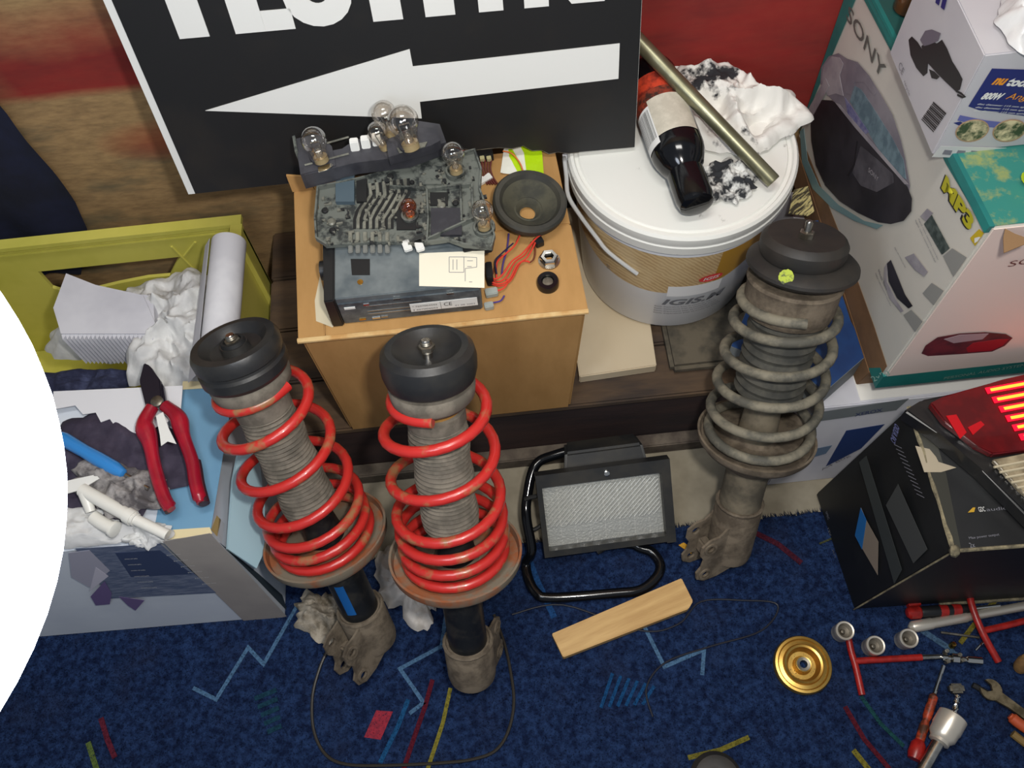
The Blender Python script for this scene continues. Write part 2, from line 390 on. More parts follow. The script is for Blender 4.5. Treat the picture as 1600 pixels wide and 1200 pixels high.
# ================================================================== CARDBOARD BOX
m_card = mat('cardboard', S(178, 136, 82), .8, c2=S(160, 120, 68), scale=7, lo=.3, hi=.7, bump=.25, bscale=25, stretch=(3, 1, 1))
m_cardedge = mat('worn cardboard edge', S(206, 176, 124), .9, c2=S(184, 140, 84), scale=22, bump=.5)
BT = .45
box = thing('cardboard_box', 'brown cardboard box on the timber ledge with the car parts on top', 'box', (-.08, .70, .175))
c8 = [V((-.243, .575, .1755)), V((.082, .575, .1755)), V((.080, .822, .1755)), V((-.25, .826, .1755)), V((-.248, .571, BT-.003)), V((.098, .568, BT-.003)), V((.088, .818, BT-.003)), V((-.259, .832, BT-.003))]
obj('carton_body', hexa(c8), m_card, box, bevel=.004)
def flap(x0, x1, x2, x3, y0, y1, z1): return hexa([(x0, y0, BT-.003), (x1, y0, BT-.003), (x2, y1, BT-.003), (x3, y1, BT-.003), (x0, y0, z1), (x1, y0, z1), (x2, y1, z1), (x3, y1, z1)])
obj('top_flap', flap(-.216, .100, .095, -.221, .567, .698, BT), m_card, box, bevel=.0012)
obj('top_flap', flap(-.221, .0945, .089, -.228, .6985, .828, BT-.0004), m_card, box, bevel=.0012)
obj('side_flap', flap(-.249, -.2165, -.2285, -.261, .568, .83, BT+.0006), m_card, box, bevel=.0012)
obj('worn_edge', tube([(-.25, .568, BT-.002), (-.1, .566, BT-.001), (.03, .567, BT-.001), (.1, .567, BT-.002)], .0035, 8), m_cardedge, box, label='pale scuffed front edge of the box top')
obj('tape_scrap', plate([Z(x, y, BT+.0002) for x, y in ((500, 432), (492, 470), (494, 502), (520, 512), (524, 500), (510, 470))], (0, 0, 1), .0006), mat('grey tape scrap', S(196, 186, 160), .7), box)
obj('torn_flap_end', hexa([(-.261, .797, BT+.0008), (-.232, .797, BT+.0008), (-.232, .800, BT+.0008), (-.261, .800, BT+.0008), (-.262, .801, BT+.028), (-.238, .801, BT+.022), (-.238, .804, BT+.022), (-.262, .804, BT+.028)]), m_card, box)

# white board and weathered block under the bucket
m_wb = mat('white board', S(202, 188, 162), .6, c2=S(190, 174, 146), scale=4, bump=.1)
bd = thing('white_board', 'cream white board lying on the ledge under the bucket', 'board', (.15, .77, .175))
a, b = Z(893, 590, .195), Z(1026, 571, .195)
obj('board_panel', hexa([(.10, a.y, .1755), (b.x, b.y, .1755), (.226, .93, .1755), (.10, .93, .1755), (.10, a.y, .195), (b.x, b.y, .195), (.228, .93, .195), (.10, .93, .195)]), m_wb, bd, bevel=.0015)
st = tag(obj('stone_block', bx(.236, .385, .612, .90, .1755, .1945), mat('dark weathered block', S(92, 84, 70), .95, c2=S(58, 54, 46), scale=18, bump=1, bscale=40), bevel=.006), 'dark weathered block on the ledge beside the white board', 'block')

# ================================================================== SIGN
sd = V((-.0427, -.1931, -.9802)).normalized(); su = -sd
sl = Z(305, 303, .4525); sr = Z(992, 230, .4525); sr = sl+(sr-sl)
sx = (sr-sl).normalized(); sn = sx.cross(su).normalized()   # towards camera
if sn.y > 0: sn = -sn
su = sn.cross(sx).normalized()
if su.z < 0: su = -su
SW = (sr-sl).length
sign = thing('arrow_sign', 'black board sign with white lettering and a white arrow pointing left', 'sign', (sl+sr)/2)
m_sb = mat('black sign face', S(24, 24, 25), .5, c2=S(38, 34, 30), scale=10, lo=.5, hi=.8)
m_sw = mat('white foam board', S(224, 224, 220), .6)
SHT = .42
def sp(u, v, n=0): return sl+sx*u+su*v+sn*n
def spx(x, y): return PLN(x, y, sl, sn)
low = [(690, 262), (704, 258), (712, 240), (724, 233), (742, 235), (760, 233), (780, 231), (800, 233), (818, 228), (832, 236), (846, 235), (858, 241), (872, 238), (888, 243), (905, 239)]
lowp = [((spx(*p)-sl).dot(sx), max(.001, (spx(*p)-sl).dot(su))) for p in low]
obj('board', plate([sp(-.009, 0, -.010)]+[sp(a_, b_, -.010) for a_, b_ in lowp]+[sp(SW, 0, -.010), sp(SW, SHT, -.010), sp(-.009, SHT, -.010)], sn, .0095), m_sw, sign, smooth=0)
obj('printed_face', plate([sp(.0005, .0008, -.0005)]+[sp(a_, b_+.0012, -.0005) for a_, b_ in lowp]+[sp(SW-.0005, .0008, -.0005), sp(SW-.0005, SHT-.001, -.0005), sp(.0005, SHT-.001, -.0005)], sn, .0012), m_sb, sign, smooth=0)
obj('arrow', plate([spx(*p) for p in ((321, 172), (640, 76), (645, 103), (968, 67), (966, 122), (656, 158), (659, 184))], sn, .0016), m_sw, sign, smooth=0, label='white arrow pointing left')
# lettering: strokes on the sign's own plane
base = spx(281, 60); ub = (base-sl).dot(sx); vb = (base-sl).dot(su)
e2 = spx(629, 29); k2 = ((e2-sl).dot(su)-vb)/((e2-sl).dot(sx)-ub)
def ux(x, y): q = spx(x, y); return (q-sl).dot(sx)
LH = .135; TW = .034
def lb(u): return vb+(u-ub)*k2
def lpt(u, v): return sp(u, lb(u)+v, .0006)
bm = bmesh.new()
def bar(u0, v0, u1, v1): plate([lpt(u0, v0), lpt(u1, v0), lpt(u1, v1), lpt(u0, v1)], sn, .001, bm)
def t_at(uc, wd=.088):
    bar(uc-TW/2, 0, uc+TW/2, LH-.0251); bar(uc-wd/2, LH-.025, uc+wd/2, LH)
t_at(ux(304, 56)); 
u = ux(368, 50); bar(u, 0, u+TW, LH); bar(u+TW+.0001, 0, u+.068, .024); bar(u+TW+.0001, .055, u+.062, .078); bar(u+TW+.0001, LH-.024, u+.068, LH)
def stroke(pp, wd):
    strip([lpt(a, b) for a, b in pp], sn, wd, .001, bm)
us = ux(504, 30)
S_pts = []
for k in range(0, 13): a = radians(200+k*17.5); S_pts.append((us+.0245*cos(a), .0365+.023*sin(a)*1.0))
S_pts = [(us-.0255, .047)]+S_pts[0:11]
for k in range(1, 12): a = radians(-40+0); 
top = [(us+.0, LH*.52)]
for k in range(0, 12): a = radians(250-k*20); top.append((us+.026*cos(a), LH-.037+.024*sin(a)))
stroke(S_pts+[(us+.018, .058)]+top, .027)
t_at(ux(607, 32)); u = ux(688, 22); bar(u-TW/2, 0, u+TW/2, LH)
u = ux(748, 15); bar(u, 0, u+.028, LH); bar(u+.052, 0, u+.080, LH)
plate([lpt(u+.024, LH), lpt(u+.024, LH-.05), lpt(u+.056, 0), lpt(u+.056, .05)], sn, .0012, bm)
ug = u+.125
stroke([(ug+.024, LH*.72), (ug+.024, LH-.028), (ug+.012, LH-.014), (ug-.012, LH-.014), (ug-.024, LH-.028), (ug-.024, .03), (ug-.012, .014), (ug+.012, .014), (ug+.024, .03), (ug+.024, .058), (ug, .058)], .027)
obj('lettering', bm, m_sw, sign, smooth=0)
obj('worn_edge', tube([sp(a_, b_+.001, -.001) for a_, b_ in lowp], .0018, 5), mat('frayed board edge', S(120, 112, 96), .9, c2=S(60, 54, 46), scale=60), sign)

# ================================================================== BUCKET
pc = V((.2575, .808, .1955)); PR = .150
pail = thing('plastic_bucket', 'large white plastic bucket with a lid and printed label', 'bucket', pc)
m_pl = mat('white bucket plastic', S(222, 224, 228), .35)
ZL = .447
hh = ZL-pc.z
obj('bucket_body', lathe([(.118, 0), (.124, .001), (.127, .006), (.143, hh-.05), (.1455, hh-.048), (.1455, hh-.03)], pc, seg=72), m_pl, pail)
def lidc(nt, b):
    g = nt.nodes.new('ShaderNodeNewGeometry'); n = nnoise(nt, g.outputs['Position'], 26, 6, .7)
    c = nmix(nt, nmath(nt, 'MULTIPLY', nmath(nt, 'SUBTRACT', n, .64), 9, True), S(226, 226, 220), S(120, 116, 108)); nt.links.new(c, b.inputs['Base Color'])
m_lid = poscol(mat('white lid plastic', S(226, 226, 220), .35), lidc)
obj('lid', lathe([(.147, hh-.034), (.1515, hh-.034), (.1525, hh-.020), (.151, hh-.018), (.152, hh-.015), (.152, hh-.004), (.149, hh), (.145, hh), (.143, hh-.004), (.139, hh-.0045), (.137, hh-.002), (.0, hh-.002)], pc, seg=96), m_lid, pail, smooth=30)
# label: wraps the front; built as a thin shell on the wall
def shell(a0, a1, z0, z1, nm, m, par, off=.0005, z0f=None, z1f=None, na=40, nz=4):
    bm = bmesh.new(); g = []
    for i in range(na+1):
        t = i/na; a = radians(a0+(a1-a0)*t); lo = z0f(t) if z0f else z0; hi = z1f(t) if z1f else z1; c = []
        for j in range(nz+1):
            z = lo+(hi-lo)*j/nz; r = .127+(.143-.127)*min(1, max(0, (z-.006)/(hh-.056)))+off
            c.append(bm.verts.new(pc+V((r*cos(a), r*sin(a), z))))
        g.append(c)
    for i in range(na):
        for j in range(nz): bm.faces.new((g[i][j], g[i+1][j], g[i+1][j+1], g[i][j+1]))
    return obj(nm, bm, m, par)
def lab(nt, b):
    g = nt.nodes.new('ShaderNodeNewGeometry'); sp_ = nt.nodes.new('ShaderNodeSeparateXYZ'); nt.links.new(g.outputs['Position'], sp_.inputs[0])
    wv = nt.nodes.new('ShaderNodeTexWave'); wv.inputs['Scale'].default_value = 90; wv.inputs['Distortion'].default_value = 3; wv.bands_direction = 'DIAGONAL'; nt.links.new(g.outputs['Position'], wv.inputs[0])
    n = nnoise(nt, g.outputs['Position'], 9, 3)
    c = nmix(nt, wv.outputs['Fac'], S(208, 182, 136), S(180, 148, 104)); c = nmix(nt, nmath(nt, 'MULTIPLY', nmath(nt, 'SUBTRACT', n, .45), 4, True), c, S(220, 198, 154)); nt.links.new(c, b.inputs['Base Color'])
m_lab = poscol(mat('printed wood-tone label', S(180, 150, 100), .5), lab)
lb_ = shell(188, 330, 0, 0, 'label_band', m_lab, pail, z0f=lambda t: .150-.045*sin(pi*min(1, t*1.15))**.8, z1f=lambda t: hh-.031)
shell(284, 345, 0, 0, 'label_band', mat('ochre label', S(178, 134, 46), .5), pail, off=.001, z0f=lambda t: .122+.055*t, z1f=lambda t: hh-.032, na=24)
shell(258, 290, .098, .126, 'label_sticker', mat('white label', S(236, 236, 236), .5), pail, off=.0014, na=14)
def wraptext(s, a0, a1, z0, h, m, nm, bold=0, shear=0, off=.002):
    cu = bpy.data.curves.new('tmp', 'FONT'); cu.body = s; cu.size = 1; cu.offset = bold; cu.shear = shear; cu.resolution_u = 3
    t = bpy.data.objects.new('tmp', cu); me = bpy.data.meshes.new_from_object(t); bpy.data.objects.remove(t)
    bm = bmesh.new(); bm.from_mesh(me); bmesh.ops.triangulate(bm, faces=bm.faces[:]); 
    xs = [v.co.x for v in bm.verts]; ys = [v.co.y for v in bm.verts]; x0, x1, y0, y1 = min(xs), max(xs), min(ys), max(ys)
    for v in bm.verts:
        u = (v.co.x-x0)/(x1-x0); q = (v.co.y-y0)/(y1-y0); a = radians(a0+(a1-a0)*u); z = z0+h*q
        r = .127+(.143-.127)*min(1, max(0, (z-.006)/(hh-.056)))+off; v.co = pc+V((r*cos(a), r*sin(a), z))
    return obj(nm, bm, m, pail, smooth=0)
# red oval emblem
bm = bmesh.new(); vv = []
for k in range(28):
    q = 2*pi*k/28; a = radians(281+7.0*cos(q)); z = .143+.0075*sin(q); r = .1400+.002
    vv.append(bm.verts.new(pc+V((r*cos(a), r*sin(a), z))))
bm.faces.new(vv); obj('label_oval', bm, mat('red oval', S(206, 60, 62), .5), pail, smooth=0)
wraptext('IGIS', 276.5, 286, .1395, .0075, M['white'], 'label_text', .02, .2, off=.0042)
wraptext('IGIS.M', 256, 296, .074, .0165, mat('grey print', S(104, 106, 112), .6), 'label_text', .03, .25)
for i in range(4): wraptext('Bijela disperzivna boja za unutarnje zidove', 252, 290+i*2, .066-i*.0065, .004, M['greyink'], 'label_text')
wraptext('2L', 219, 222, .118, .010, M['greyink'], 'label_text')
# wire handle hanging down the left-front side
hp = []
hw0 = pc+V((-.1555, .006, hh-.034)); 
hp = [Z(903, 244, .43), Z(886, 254, .425), Z(886, 275, .415), Z(889, 306, .405), Z(905, 335, .375), Z(932, 372, .34), Z(950, 394, .325), Z(975, 415, .31)]
def cylhit(x_, y_, r):
    best = None
    for i in range(400):
        p = Z(x_, y_, .45-.26*i/399); d = abs(math.hypot(p.x-pc.x, p.y-pc.y)-r)
        if best is None or d < best[0]: best = (d, p)
    return best[1]
hp = [Z(*p) for p in ((902, 246, .432), (888, 253, .434), (885, 276, .424), (888, 306, .410), (906, 336, .393), (932, 371, .382), (952, 395, .367), (978, 417, .351))]
hp = hp[:7]+[Z(996, 428, .343)]
q = []
for p in hp:
    d = V((p.x-pc.x, p.y-pc.y, 0)); zz = p.z-pc.z; rmin = (.1560 if zz > hh-.042 else .127+.016*max(0, zz-.006)/(hh-.056)+.004)
    q.append(p if d.length > rmin else pc+d.normalized()*rmin+V((0, 0, zz)))
hp = q
for k in range(1, 14):
    a = math.atan2(hp[7].y-pc.y, hp[7].x-pc.x)+k*.125; zz = hp[7].z-pc.z-.006*sin(k/13*pi)
    hp.append(pc+V((.1455*cos(a), .1455*sin(a), min(.13, zz)+.0)) if k < 13 else pc+V((.1455*cos(a), .1455*sin(a), zz)))
obj('wire_handle', tube(spl(hp[:8], 4), .0030, 8), mat('grey white handle', S(206, 208, 208), .3, .3), pail, label='bent wire handle')
obj('handle_lug', cbox(hp[0]+V((.004, .002, -.004)), (1, 0, 0), (0, 1, 0), (0, 0, 1), .012, .014, .012), m_pl, pail, bevel=.002)

# rag, bottle, tube on the lid
LZ = pc.z+hh
def ragc(nt, b):
    g = nt.nodes.new('ShaderNodeNewGeometry'); n = nnoise(nt, g.outputs['Position'], 15, 5, .6); n2 = nnoise(nt, g.outputs['Position'], 60, 4)
    f = nmath(nt, 'MULTIPLY', nmath(nt, 'SUBTRACT', nmath(nt, 'ADD', n, nmath(nt, 'MULTIPLY', n2, .12)), .615), 14, True)
    nt.links.new(nmix(nt, f, S(226, 224, 218), S(40, 40, 44)), b.inputs['Base Color'])
m_rag = poscol(mat('stained paper towel', S(226, 224, 218), .9, bump=.6, bscale=50), ragc)
rc = Z(1136, 172, LZ)
rag = tag(obj('paper_rag', cloth((rc.x-.008, rc.y-.005, LZ), .098, .080, .045, 11, rot=-.5, fold=15, edge=.3, nr=34, na=110), m_rag, smooth=60), 'crumpled white paper rag with black oil stains on the bucket lid', 'rag')
rc = Z(1135, 288, LZ)
tag(obj('oily_tissue', cloth((rc.x, rc.y, LZ), .045, .032, .018, 5, rot=.2, fold=40, edge=.6, nr=20, na=80), poscol(mat('oily tissue', S(120, 120, 120), .9, bump=.5), lambda nt, b: nt.links.new(nmix(nt, nmath(nt, 'MULTIPLY', nmath(nt, 'SUBTRACT', nnoise(nt, nt.nodes.new('ShaderNodeNewGeometry').outputs['Position'], 45, 5), .44), 9, True), S(214, 214, 210), S(38, 40, 44)), b.inputs['Base Color'])), smooth=60), 'small black-smeared tissue on the lid beside the bottle cap', 'tissue')
# bottle lying on the lid
BR = .0345
ba = Z(1090, 322, LZ+.030); bb = Z(1012, 110, LZ+BR); bb.z = LZ+BR+.001; ba.z = LZ+BR*.85
bd_ = (ba-bb).normalized(); bl_ = (ba-bb).length
bot = thing('plastic_bottle', 'black plastic bottle with a torn paper label lying on the bucket lid', 'bottle', (ba+bb)/2-V((0, 0, BR)))
capL = .052
obj('bottle_body', lathe([(0, 0), (.026, .001), (.032, .006), (BR, .014), (BR, bl_*.62), (.033, bl_*.66), (.027, bl_-capL-.012), (.0185, bl_-capL-.002), (.0185, bl_-capL+.006)], bb, bd_, 40), M['blackgloss'], bot)
obj('cap', lathe([(.018, bl_-capL), (.0235, bl_-capL), (.0235, bl_-.012), (.021, bl_-.003), (.015, bl_), (0, bl_)], bb, bd_, 36), M['blackgloss'], bot, smooth=40)
bxv, byv, bav = frame(bd_, V((1, 0, 0)))
def arc(a0, a1, s0, s1, nm, m, off=.0004, n=14, sk=0):
    bm = bmesh.new(); g = []
    for i in range(n+1):
        a = a0+(a1-a0)*i/n; g.append([bm.verts.new(bb+bav*(s+sk*i/n)+bxv*((BR+off)*cos(a))+byv*((BR+off)*sin(a))) for s in (s0, s1)])
    for i in range(n): bm.faces.new((g[i][0], g[i+1][0], g[i+1][1], g[i][1]))
    return obj(nm, bm, m, bot)
# find the angle that faces up
upa = math.atan2(byv.z, bxv.z)
camd = (CP-(ba+bb)/2).normalized(); cama = math.atan2(camd.dot(byv), camd.dot(bxv))
arc(cama-1.3, cama+1.3, bl_*.16, bl_*.27, 'label', mat('orange red label', S(200, 66, 40), .5, c2=S(120, 40, 30), scale=60))
arc(cama-1.3, cama+1.3, bl_*.27, bl_*.36, 'label', mat('food print label', S(60, 40, 34), .5, c2=S(150, 60, 40), scale=90))
arc(cama-1.15, cama+.45, bl_*.33, bl_*.58, 'label', mat('cream label', S(206, 200, 184), .7, c2=S(190, 184, 168), scale=50), .0008)
sg = 1
arc(cama+.45, cama+1.35, bl_*.36, bl_*.62, 'barcode_label', mat('white barcode label', S(228, 228, 226), .6), .0007)
for i in range(13):
    a = cama+.52+i*.058
    arc(a, a+random.choice((.012, .02, .03)), bl_*.38, bl_*.58, 'barcode_bar', M['ink'], .0012, 1)
# steel tube leaning across the rag
ta = Z(1209, 284, LZ+.014); dr = (Y(1008, 75, .895)-ta)
tb = ta+dr*1.16
pp = thing('steel_tube', 'grey-green steel tube lying across the bucket lid and rag behind the sign', 'tube', ta)
tx = lathe([(.0055, .0), (.0092, 0), (.0098, .002), (.0102, (tb-ta).length), (.006, (tb-ta).length)], ta, tb-ta, 24, cap=False)
obj('pipe', tx, mat('zinc tube', S(140, 138, 112), .35, .7, c2=S(110, 108, 84), scale=14, stretch=(1, 1, .3)), pp)
obj('bore', lathe([(.0055, 0), (.0055, .03), (0, .03)], ta, tb-ta, 16, cap=False), mat('dark bore', S(110, 96, 50), .6), pp)

# ================================================================== STRUTS
def helix(P0, fr, table, ph0, wr, seg=10, per=28, top_turn=0.0, bot_turn=None):
    """table: (turn, s, radius); the coil runs clockwise seen from above as it goes down"""
    x, y, a = fr; pts = []; t1 = bot_turn if bot_turn is not None else table[-1][0]
    n = int((t1-top_turn)*per)
    for i in range(n+1):
        t = top_turn+(t1-top_turn)*i/n
        for (ta_, sa, ra), (tb_, sb, rb) in zip(table, table[1:]):
            if ta_ <= t <= tb_+1e-9:
                k = (t-ta_)/(tb_-ta_); s = sa+(sb-sa)*k; r = ra+(rb-ra)*k; break
        ang = ph0-2*pi*t
        pts.append(P0+a*s+x*(r*cos(ang))+y*(r*sin(ang)))
    return pts
def smooth_pts(p, it=3):
    for _ in range(it): p = [p[0]]+[(p[i-1]+p[i]*2+p[i+1])/4 for i in range(1, len(p)-1)]+[p[-1]]
    return p
def strut(label, foot, top, kind, seat_s, flange_px, stepped=True, spring_turn=0, name='suspension_strut'):
    P0 = V(foot); ax = (V(top)-P0).normalized(); L = (V(top)-P0).length
    x, y, a = frame(ax, V((1, 0, 0)))    # x to the right, y away from camera
    root = thing(name, label, 'strut', (foot[0], foot[1], 0), 'suspension struts leaning against the boxes')
    LT = lambda prof, seg=48, **k: lathe(prof, P0, a, seg, **k)
    front = -pi/2
    if kind == 'red':
        s0 = seat_s
        # top mount
        mt = obj('top_mount', LT(([(.034, L-.046), (.049, L-.044), (.052, L-.039), (.052, L-.028), (.049, L-.025), (.0485, L-.022), (.052, L-.019), (.0525, L-.008), (.049, L-.001), (.040, L), (.036, L-.003), (.030, L-.010), (.017, L-.013), (.016, L-.004), (.0, L-.004)] if stepped else [(.034, L-.044), (.044, L-.043), (.050, L-.038), (.0525, L-.028), (.053, L-.016), (.051, L-.006), (.045, L), (.038, L), (.031, L-.006), (.022, L-.012), (.012, L-.014), (.0, L-.014)])), M['rubber'], root, smooth=30)
        if stepped: obj('mount_bore', LT([(.0145, L-.0038), (.0135, L+.0006), (.0105, L+.0006), (.0105, L-.003), (0, L-.003)], 24), M['blackmat'], mt)
        obj('piston_rod', LT([(.0055, L-.02), (.0055, L+.006), (.0045, L+.008), (0, L+.008)], 16), M['steel'], root)
        bm = None
        for q in range(7): bm = LT([(.0055, L-.008+q*.002), (.0064, L-.007+q*.002), (.0055, L-.006+q*.002)], 16, bm=bm)
        obj('thread', bm, M['dullsteel'], root)
        obj('nut', LT([(.0095, L-.0035), (.0095, L+.001), (.0075, L+.002), (.0056, L+.002)], 6), M['dullsteel'], root)
        obj('upper_spring_seat', LT([(.030, L-.072), (.042, L-.068), (.047, L-.062), (.0485, L-.050), (.047, L-.0455), (.034, L-.045)]), M['dust'], root)
        obj('bump_stop', LT([(.030, L-.1), (.030, L-.075)], 24), mat('yellow foam bump stop', S(150, 110, 50), .8), root)
        # bellows
        pr = []; bs0, bs1 = s0+.065, L-.098; n = int((bs1-bs0)/.0062)
        for i in range(n):
            z = bs0+(bs1-bs0)*i/n; dz = (bs1-bs0)/n
            rr = .0345+.0012*sin(i*.7)
            pr += [(rr-.0035, z), (rr, z+dz*.5), (rr-.0035, z+dz*.98)]
        obj('dust_boot', LT([(.020, bs0-.002)]+pr+[(.034, bs1), (.034, bs1+.016), (.028, bs1+.018)], 40), M['dust'], root, smooth=50)
        rs = L-.068
        tbl = [(0, rs, .046), (.30, rs-.002, .054), (.6, rs-.006, .062), (1, L-.093, .068), (2, L-.162, .070), (3, L-.228, .0715), (4, L-.255, .0715), (5, L-.281, .071), (6, L-.304, .070), (6.5, s0+.013, .068)]
        if spring_turn: tbl = [(0, rs, .046), (.30, rs-.004, .054), (.6, rs-.014, .062), (1, L-.107, .067), (2, L-.173, .070), (3, L-.235, .0715), (4, L-.272, .0715), (5, L-.296, .071), (6, L-.318, .070), (6.5, s0+.013, .068)]
        if spring_turn: tbl.insert(0, (-spring_turn, rs+.003, .046))
        hx = smooth_pts(helix(P0, (x, y, a), tbl, front, .0065, top_turn=-spring_turn), 8)
        obj('coil_spring', tube(hx, .0066, 12), M['springdirty'], root, smooth=60)
        obj('lower_spring_seat', LT([(.028, s0-.030), (.034, s0-.028), (.060, s0-.008), (.078, s0-.002), (.0835, s0+.006), (.0845, s0+.016), (.0815, s0+.016), (.079, s0+.007), (.060, s0+.004), (.030, s0+.006), (.0265, s0+.012)], 64), M['dustplate'], root)
        obj('damper_tube', LT([(.0265, .055), (.0265, s0+.012), (.024, s0+.03), (.021, s0+.062), (.011, s0+.066), (.010, L-.05)], 36), M['darktube'], root)
        tb_ = .098
    else:
        s0 = seat_s
        mt = obj('top_mount', LT([(.030, L-.028), (.048, L-.026), (.051, L-.018), (.051, L-.008), (.048, L-.003), (.044, L), (.034, L-.001), (.020, L-.003), (.012, L-.003), (.0, L-.004)]), M['rubberdusty'], root, smooth=30)
        obj('piston_rod', LT([(.0045, L-.01), (.0045, L+.016), (.0035, L+.018), (0, L+.018)], 16), M['steel'], root)
        obj('nut', LT([(.009, L-.003), (.009, L+.004), (.0075, L+.005), (.0046, L+.005)], 6), M['dullsteel'], root)
        # lopsided bearing plate
        sc = P0+a*(L-.040)+x*.004
        bp = obj('bearing_plate', lathe([(.030, -.006), (.060, -.005), (.0665, .001), (.066, .005), (.060, .010), (.045, .014), (.030, .016)], sc, a, 56), M['rubberdusty'], root)
        # paint daub on the plate
        fw = (CP-sc); fw = (fw-a*fw.dot(a)).normalized(); sdv = a.cross(fw)
        dc = sc+fw*.0585+sdv*(-.014)+a*.0110
        if sdv.dot(RT) < 0: dc = sc+fw*.0585+sdv*(.014)+a*.0110
        bm = bmesh.new()
        nn = (a*.62+fw*.8).normalized()
        dx_, dy_, _ = frame(nn)
        vv = []
        for k in range(26):
            q = 2*pi*k/26; r = .0085*(1+.25*noise.noise(V((cos(q)*3, sin(q)*3, 3))))
            vv.append(dc+dx_*r*cos(q)+dy_*r*sin(q))
        plate(vv, nn, .0008, bm)
        obj('paint_mark', bm, mat('yellow green paint', S(160, 176, 36), .6, c2=S(56, 66, 28), scale=200, lo=.5, hi=.65), root, label='yellow-green paint daub')
        obj('upper_spring_seat', LT([(.040, L-.108), (.052, L-.104), (.0555, L-.09), (.056, L-.066), (.058, L-.06), (.056, L-.056), (.030, L-.056)]), M['dustbrown'], root)
        # dark boot
        pr = []; bs0, bs1 = s0+.085, L-.108; n = 9
        for i in range(n):
            z = bs0+(bs1-bs0)*i/n; dz = (bs1-bs0)/n
            pr += [(.041, z), (.045, z+dz*.5), (.041, z+dz*.98)]
        obj('dust_boot', LT([(.022, bs0-.002)]+pr+[(.030, bs1)], 40), mat('dark dusty boot', S(84, 82, 74), .85, c2=S(60, 60, 56), scale=30), root, smooth=60)
        rs = L-.085
        tbl = [(0, rs, .060), (1, rs-.024, .065), (2, rs-.072, .069), (3, rs-.118, .071), (4, rs-.164, .073), (5, rs-.205, .072), (5.6, s0+.012, .068)]
        hx = smooth_pts(helix(P0, (x, y, a), tbl, front, .0065), 4)
        obj('coil_spring', tube(hx, .0066, 12), M['springgrey'], root, smooth=60)
        obj('lower_spring_seat', LT([(.030, s0-.045), (.036, s0-.040), (.056, s0-.012), (.074, s0-.004), (.0795, s0+.004), (.0805, s0+.012), (.0775, s0+.012), (.074, s0+.005), (.052, s0+.003), (.030, s0+.006), (.0265, s0+.012)], 64), M['dustbrown'], root)
        obj('damper_tube', LT([(.030, .075), (.030, s0-.03), (.0265, s0+.012), (.024, s0+.05), (.0235, s0+.087), (.010, s0+.09)], 36), mat('dusty damper tube', S(120, 110, 92), .8, c2=S(84, 78, 66), scale=20), root)
        tb_ = .13
    # knuckle bracket: clamp sleeve and two flange plates with bolt holes
    fd = V(flange_px); fd = (fd-a*fd.dot(a)).normalized(); sdn = a.cross(fd).normalized()
    br = obj('knuckle_bracket', LT([(.0272, .030), (.0325, .026), (.034, .034), (.034, tb_-.006), (.0315, tb_), (.0272, tb_)], 36), M['dustbrown'], root)
    for sgn in (-1, 1):
        outl = [(-.012, .022), (.030, .006), (.052, .004), (.066, .012), (.069, .026), (.062, .036), (.060, .050), (.067, .060), (.067, .078), (.055, .088), (.040, .090), (.0, tb_+.004), (-.012, tb_)]
        me = holed(outl, [(.053, .020, .0068), (.053, .072, .0068)], P0+sdn*(sgn*.0195), fd, a, sdn, .0035)
        obj('flange', me, M['dustbrown'], br, smooth=25)
        for hy in (.020, .072):
            obj('bolt_boss', lathe([(.0068, 0), (.0105, 0), (.0105, .0025), (.0068, .0025)], P0+fd*.053+a*hy+sdn*(sgn*.0195)+sdn*sgn*.0016, sdn*sgn, 24, cap=False), M['dustbrown'], br)
    obj('bracket_web', cbox(P0+fd*.040+a*.045, fd, a, sdn, .016, .024, .036), M['dustbrown'], br, bevel=.003)
    obj('bracket_lip', tube([P0+a*(tb_)+x*(.0325*cos(k*.3))+y*(.0325*sin(k*.3)) for k in range(21)], .0028, 6, closed=True), M['dustbrown'], br)
    return root, P0, (x, y, a), L
def on_floor(p0, ptop, r=.0): return p0
rootM = strut('red coil-spring strut leaning upright against the front of the cardboard box', (-.099, .222, .006), (-.0868, .489, .513), 'red', .252, (.35, .95, .0), stepped=False)
rootL = strut('red coil-spring strut tilted left beside the junk-filled carton, with blue tape on its tube', (-.238, .292, .004), (-.309, .542, .508), 'red', .236, (-.55, -.85, 0), spring_turn=.2)
rootR = strut('grey dusty coil-spring strut with a yellow-green paint daub, leaning by the bucket', (.296, .368, .004), (.36, .607, .502), 'grey', .245, (-.93, -.35, 0))
# blue tape on the left strut's tube
r_, P0, (x, y, a), L = rootL
cd = (CP-(P0+a*.15)).normalized(); ca = math.atan2(cd.dot(y), cd.dot(x))
bm = bmesh.new(); g = []
for i in range(7):
    q = ca+.25-.5*i/6-.9*0+(-.55); g.append([bm.verts.new(P0+a*s+x*.0269*cos(q)+y*.0269*sin(q)) for s in (.115, .175)])
for i in range(6): bm.faces.new((g[i][0], g[i+1][0], g[i+1][1], g[i][1]))
obj('blue_tape', bm, mat('blue tape', S(20, 92, 160), .5), r_, label='blue tape strip')
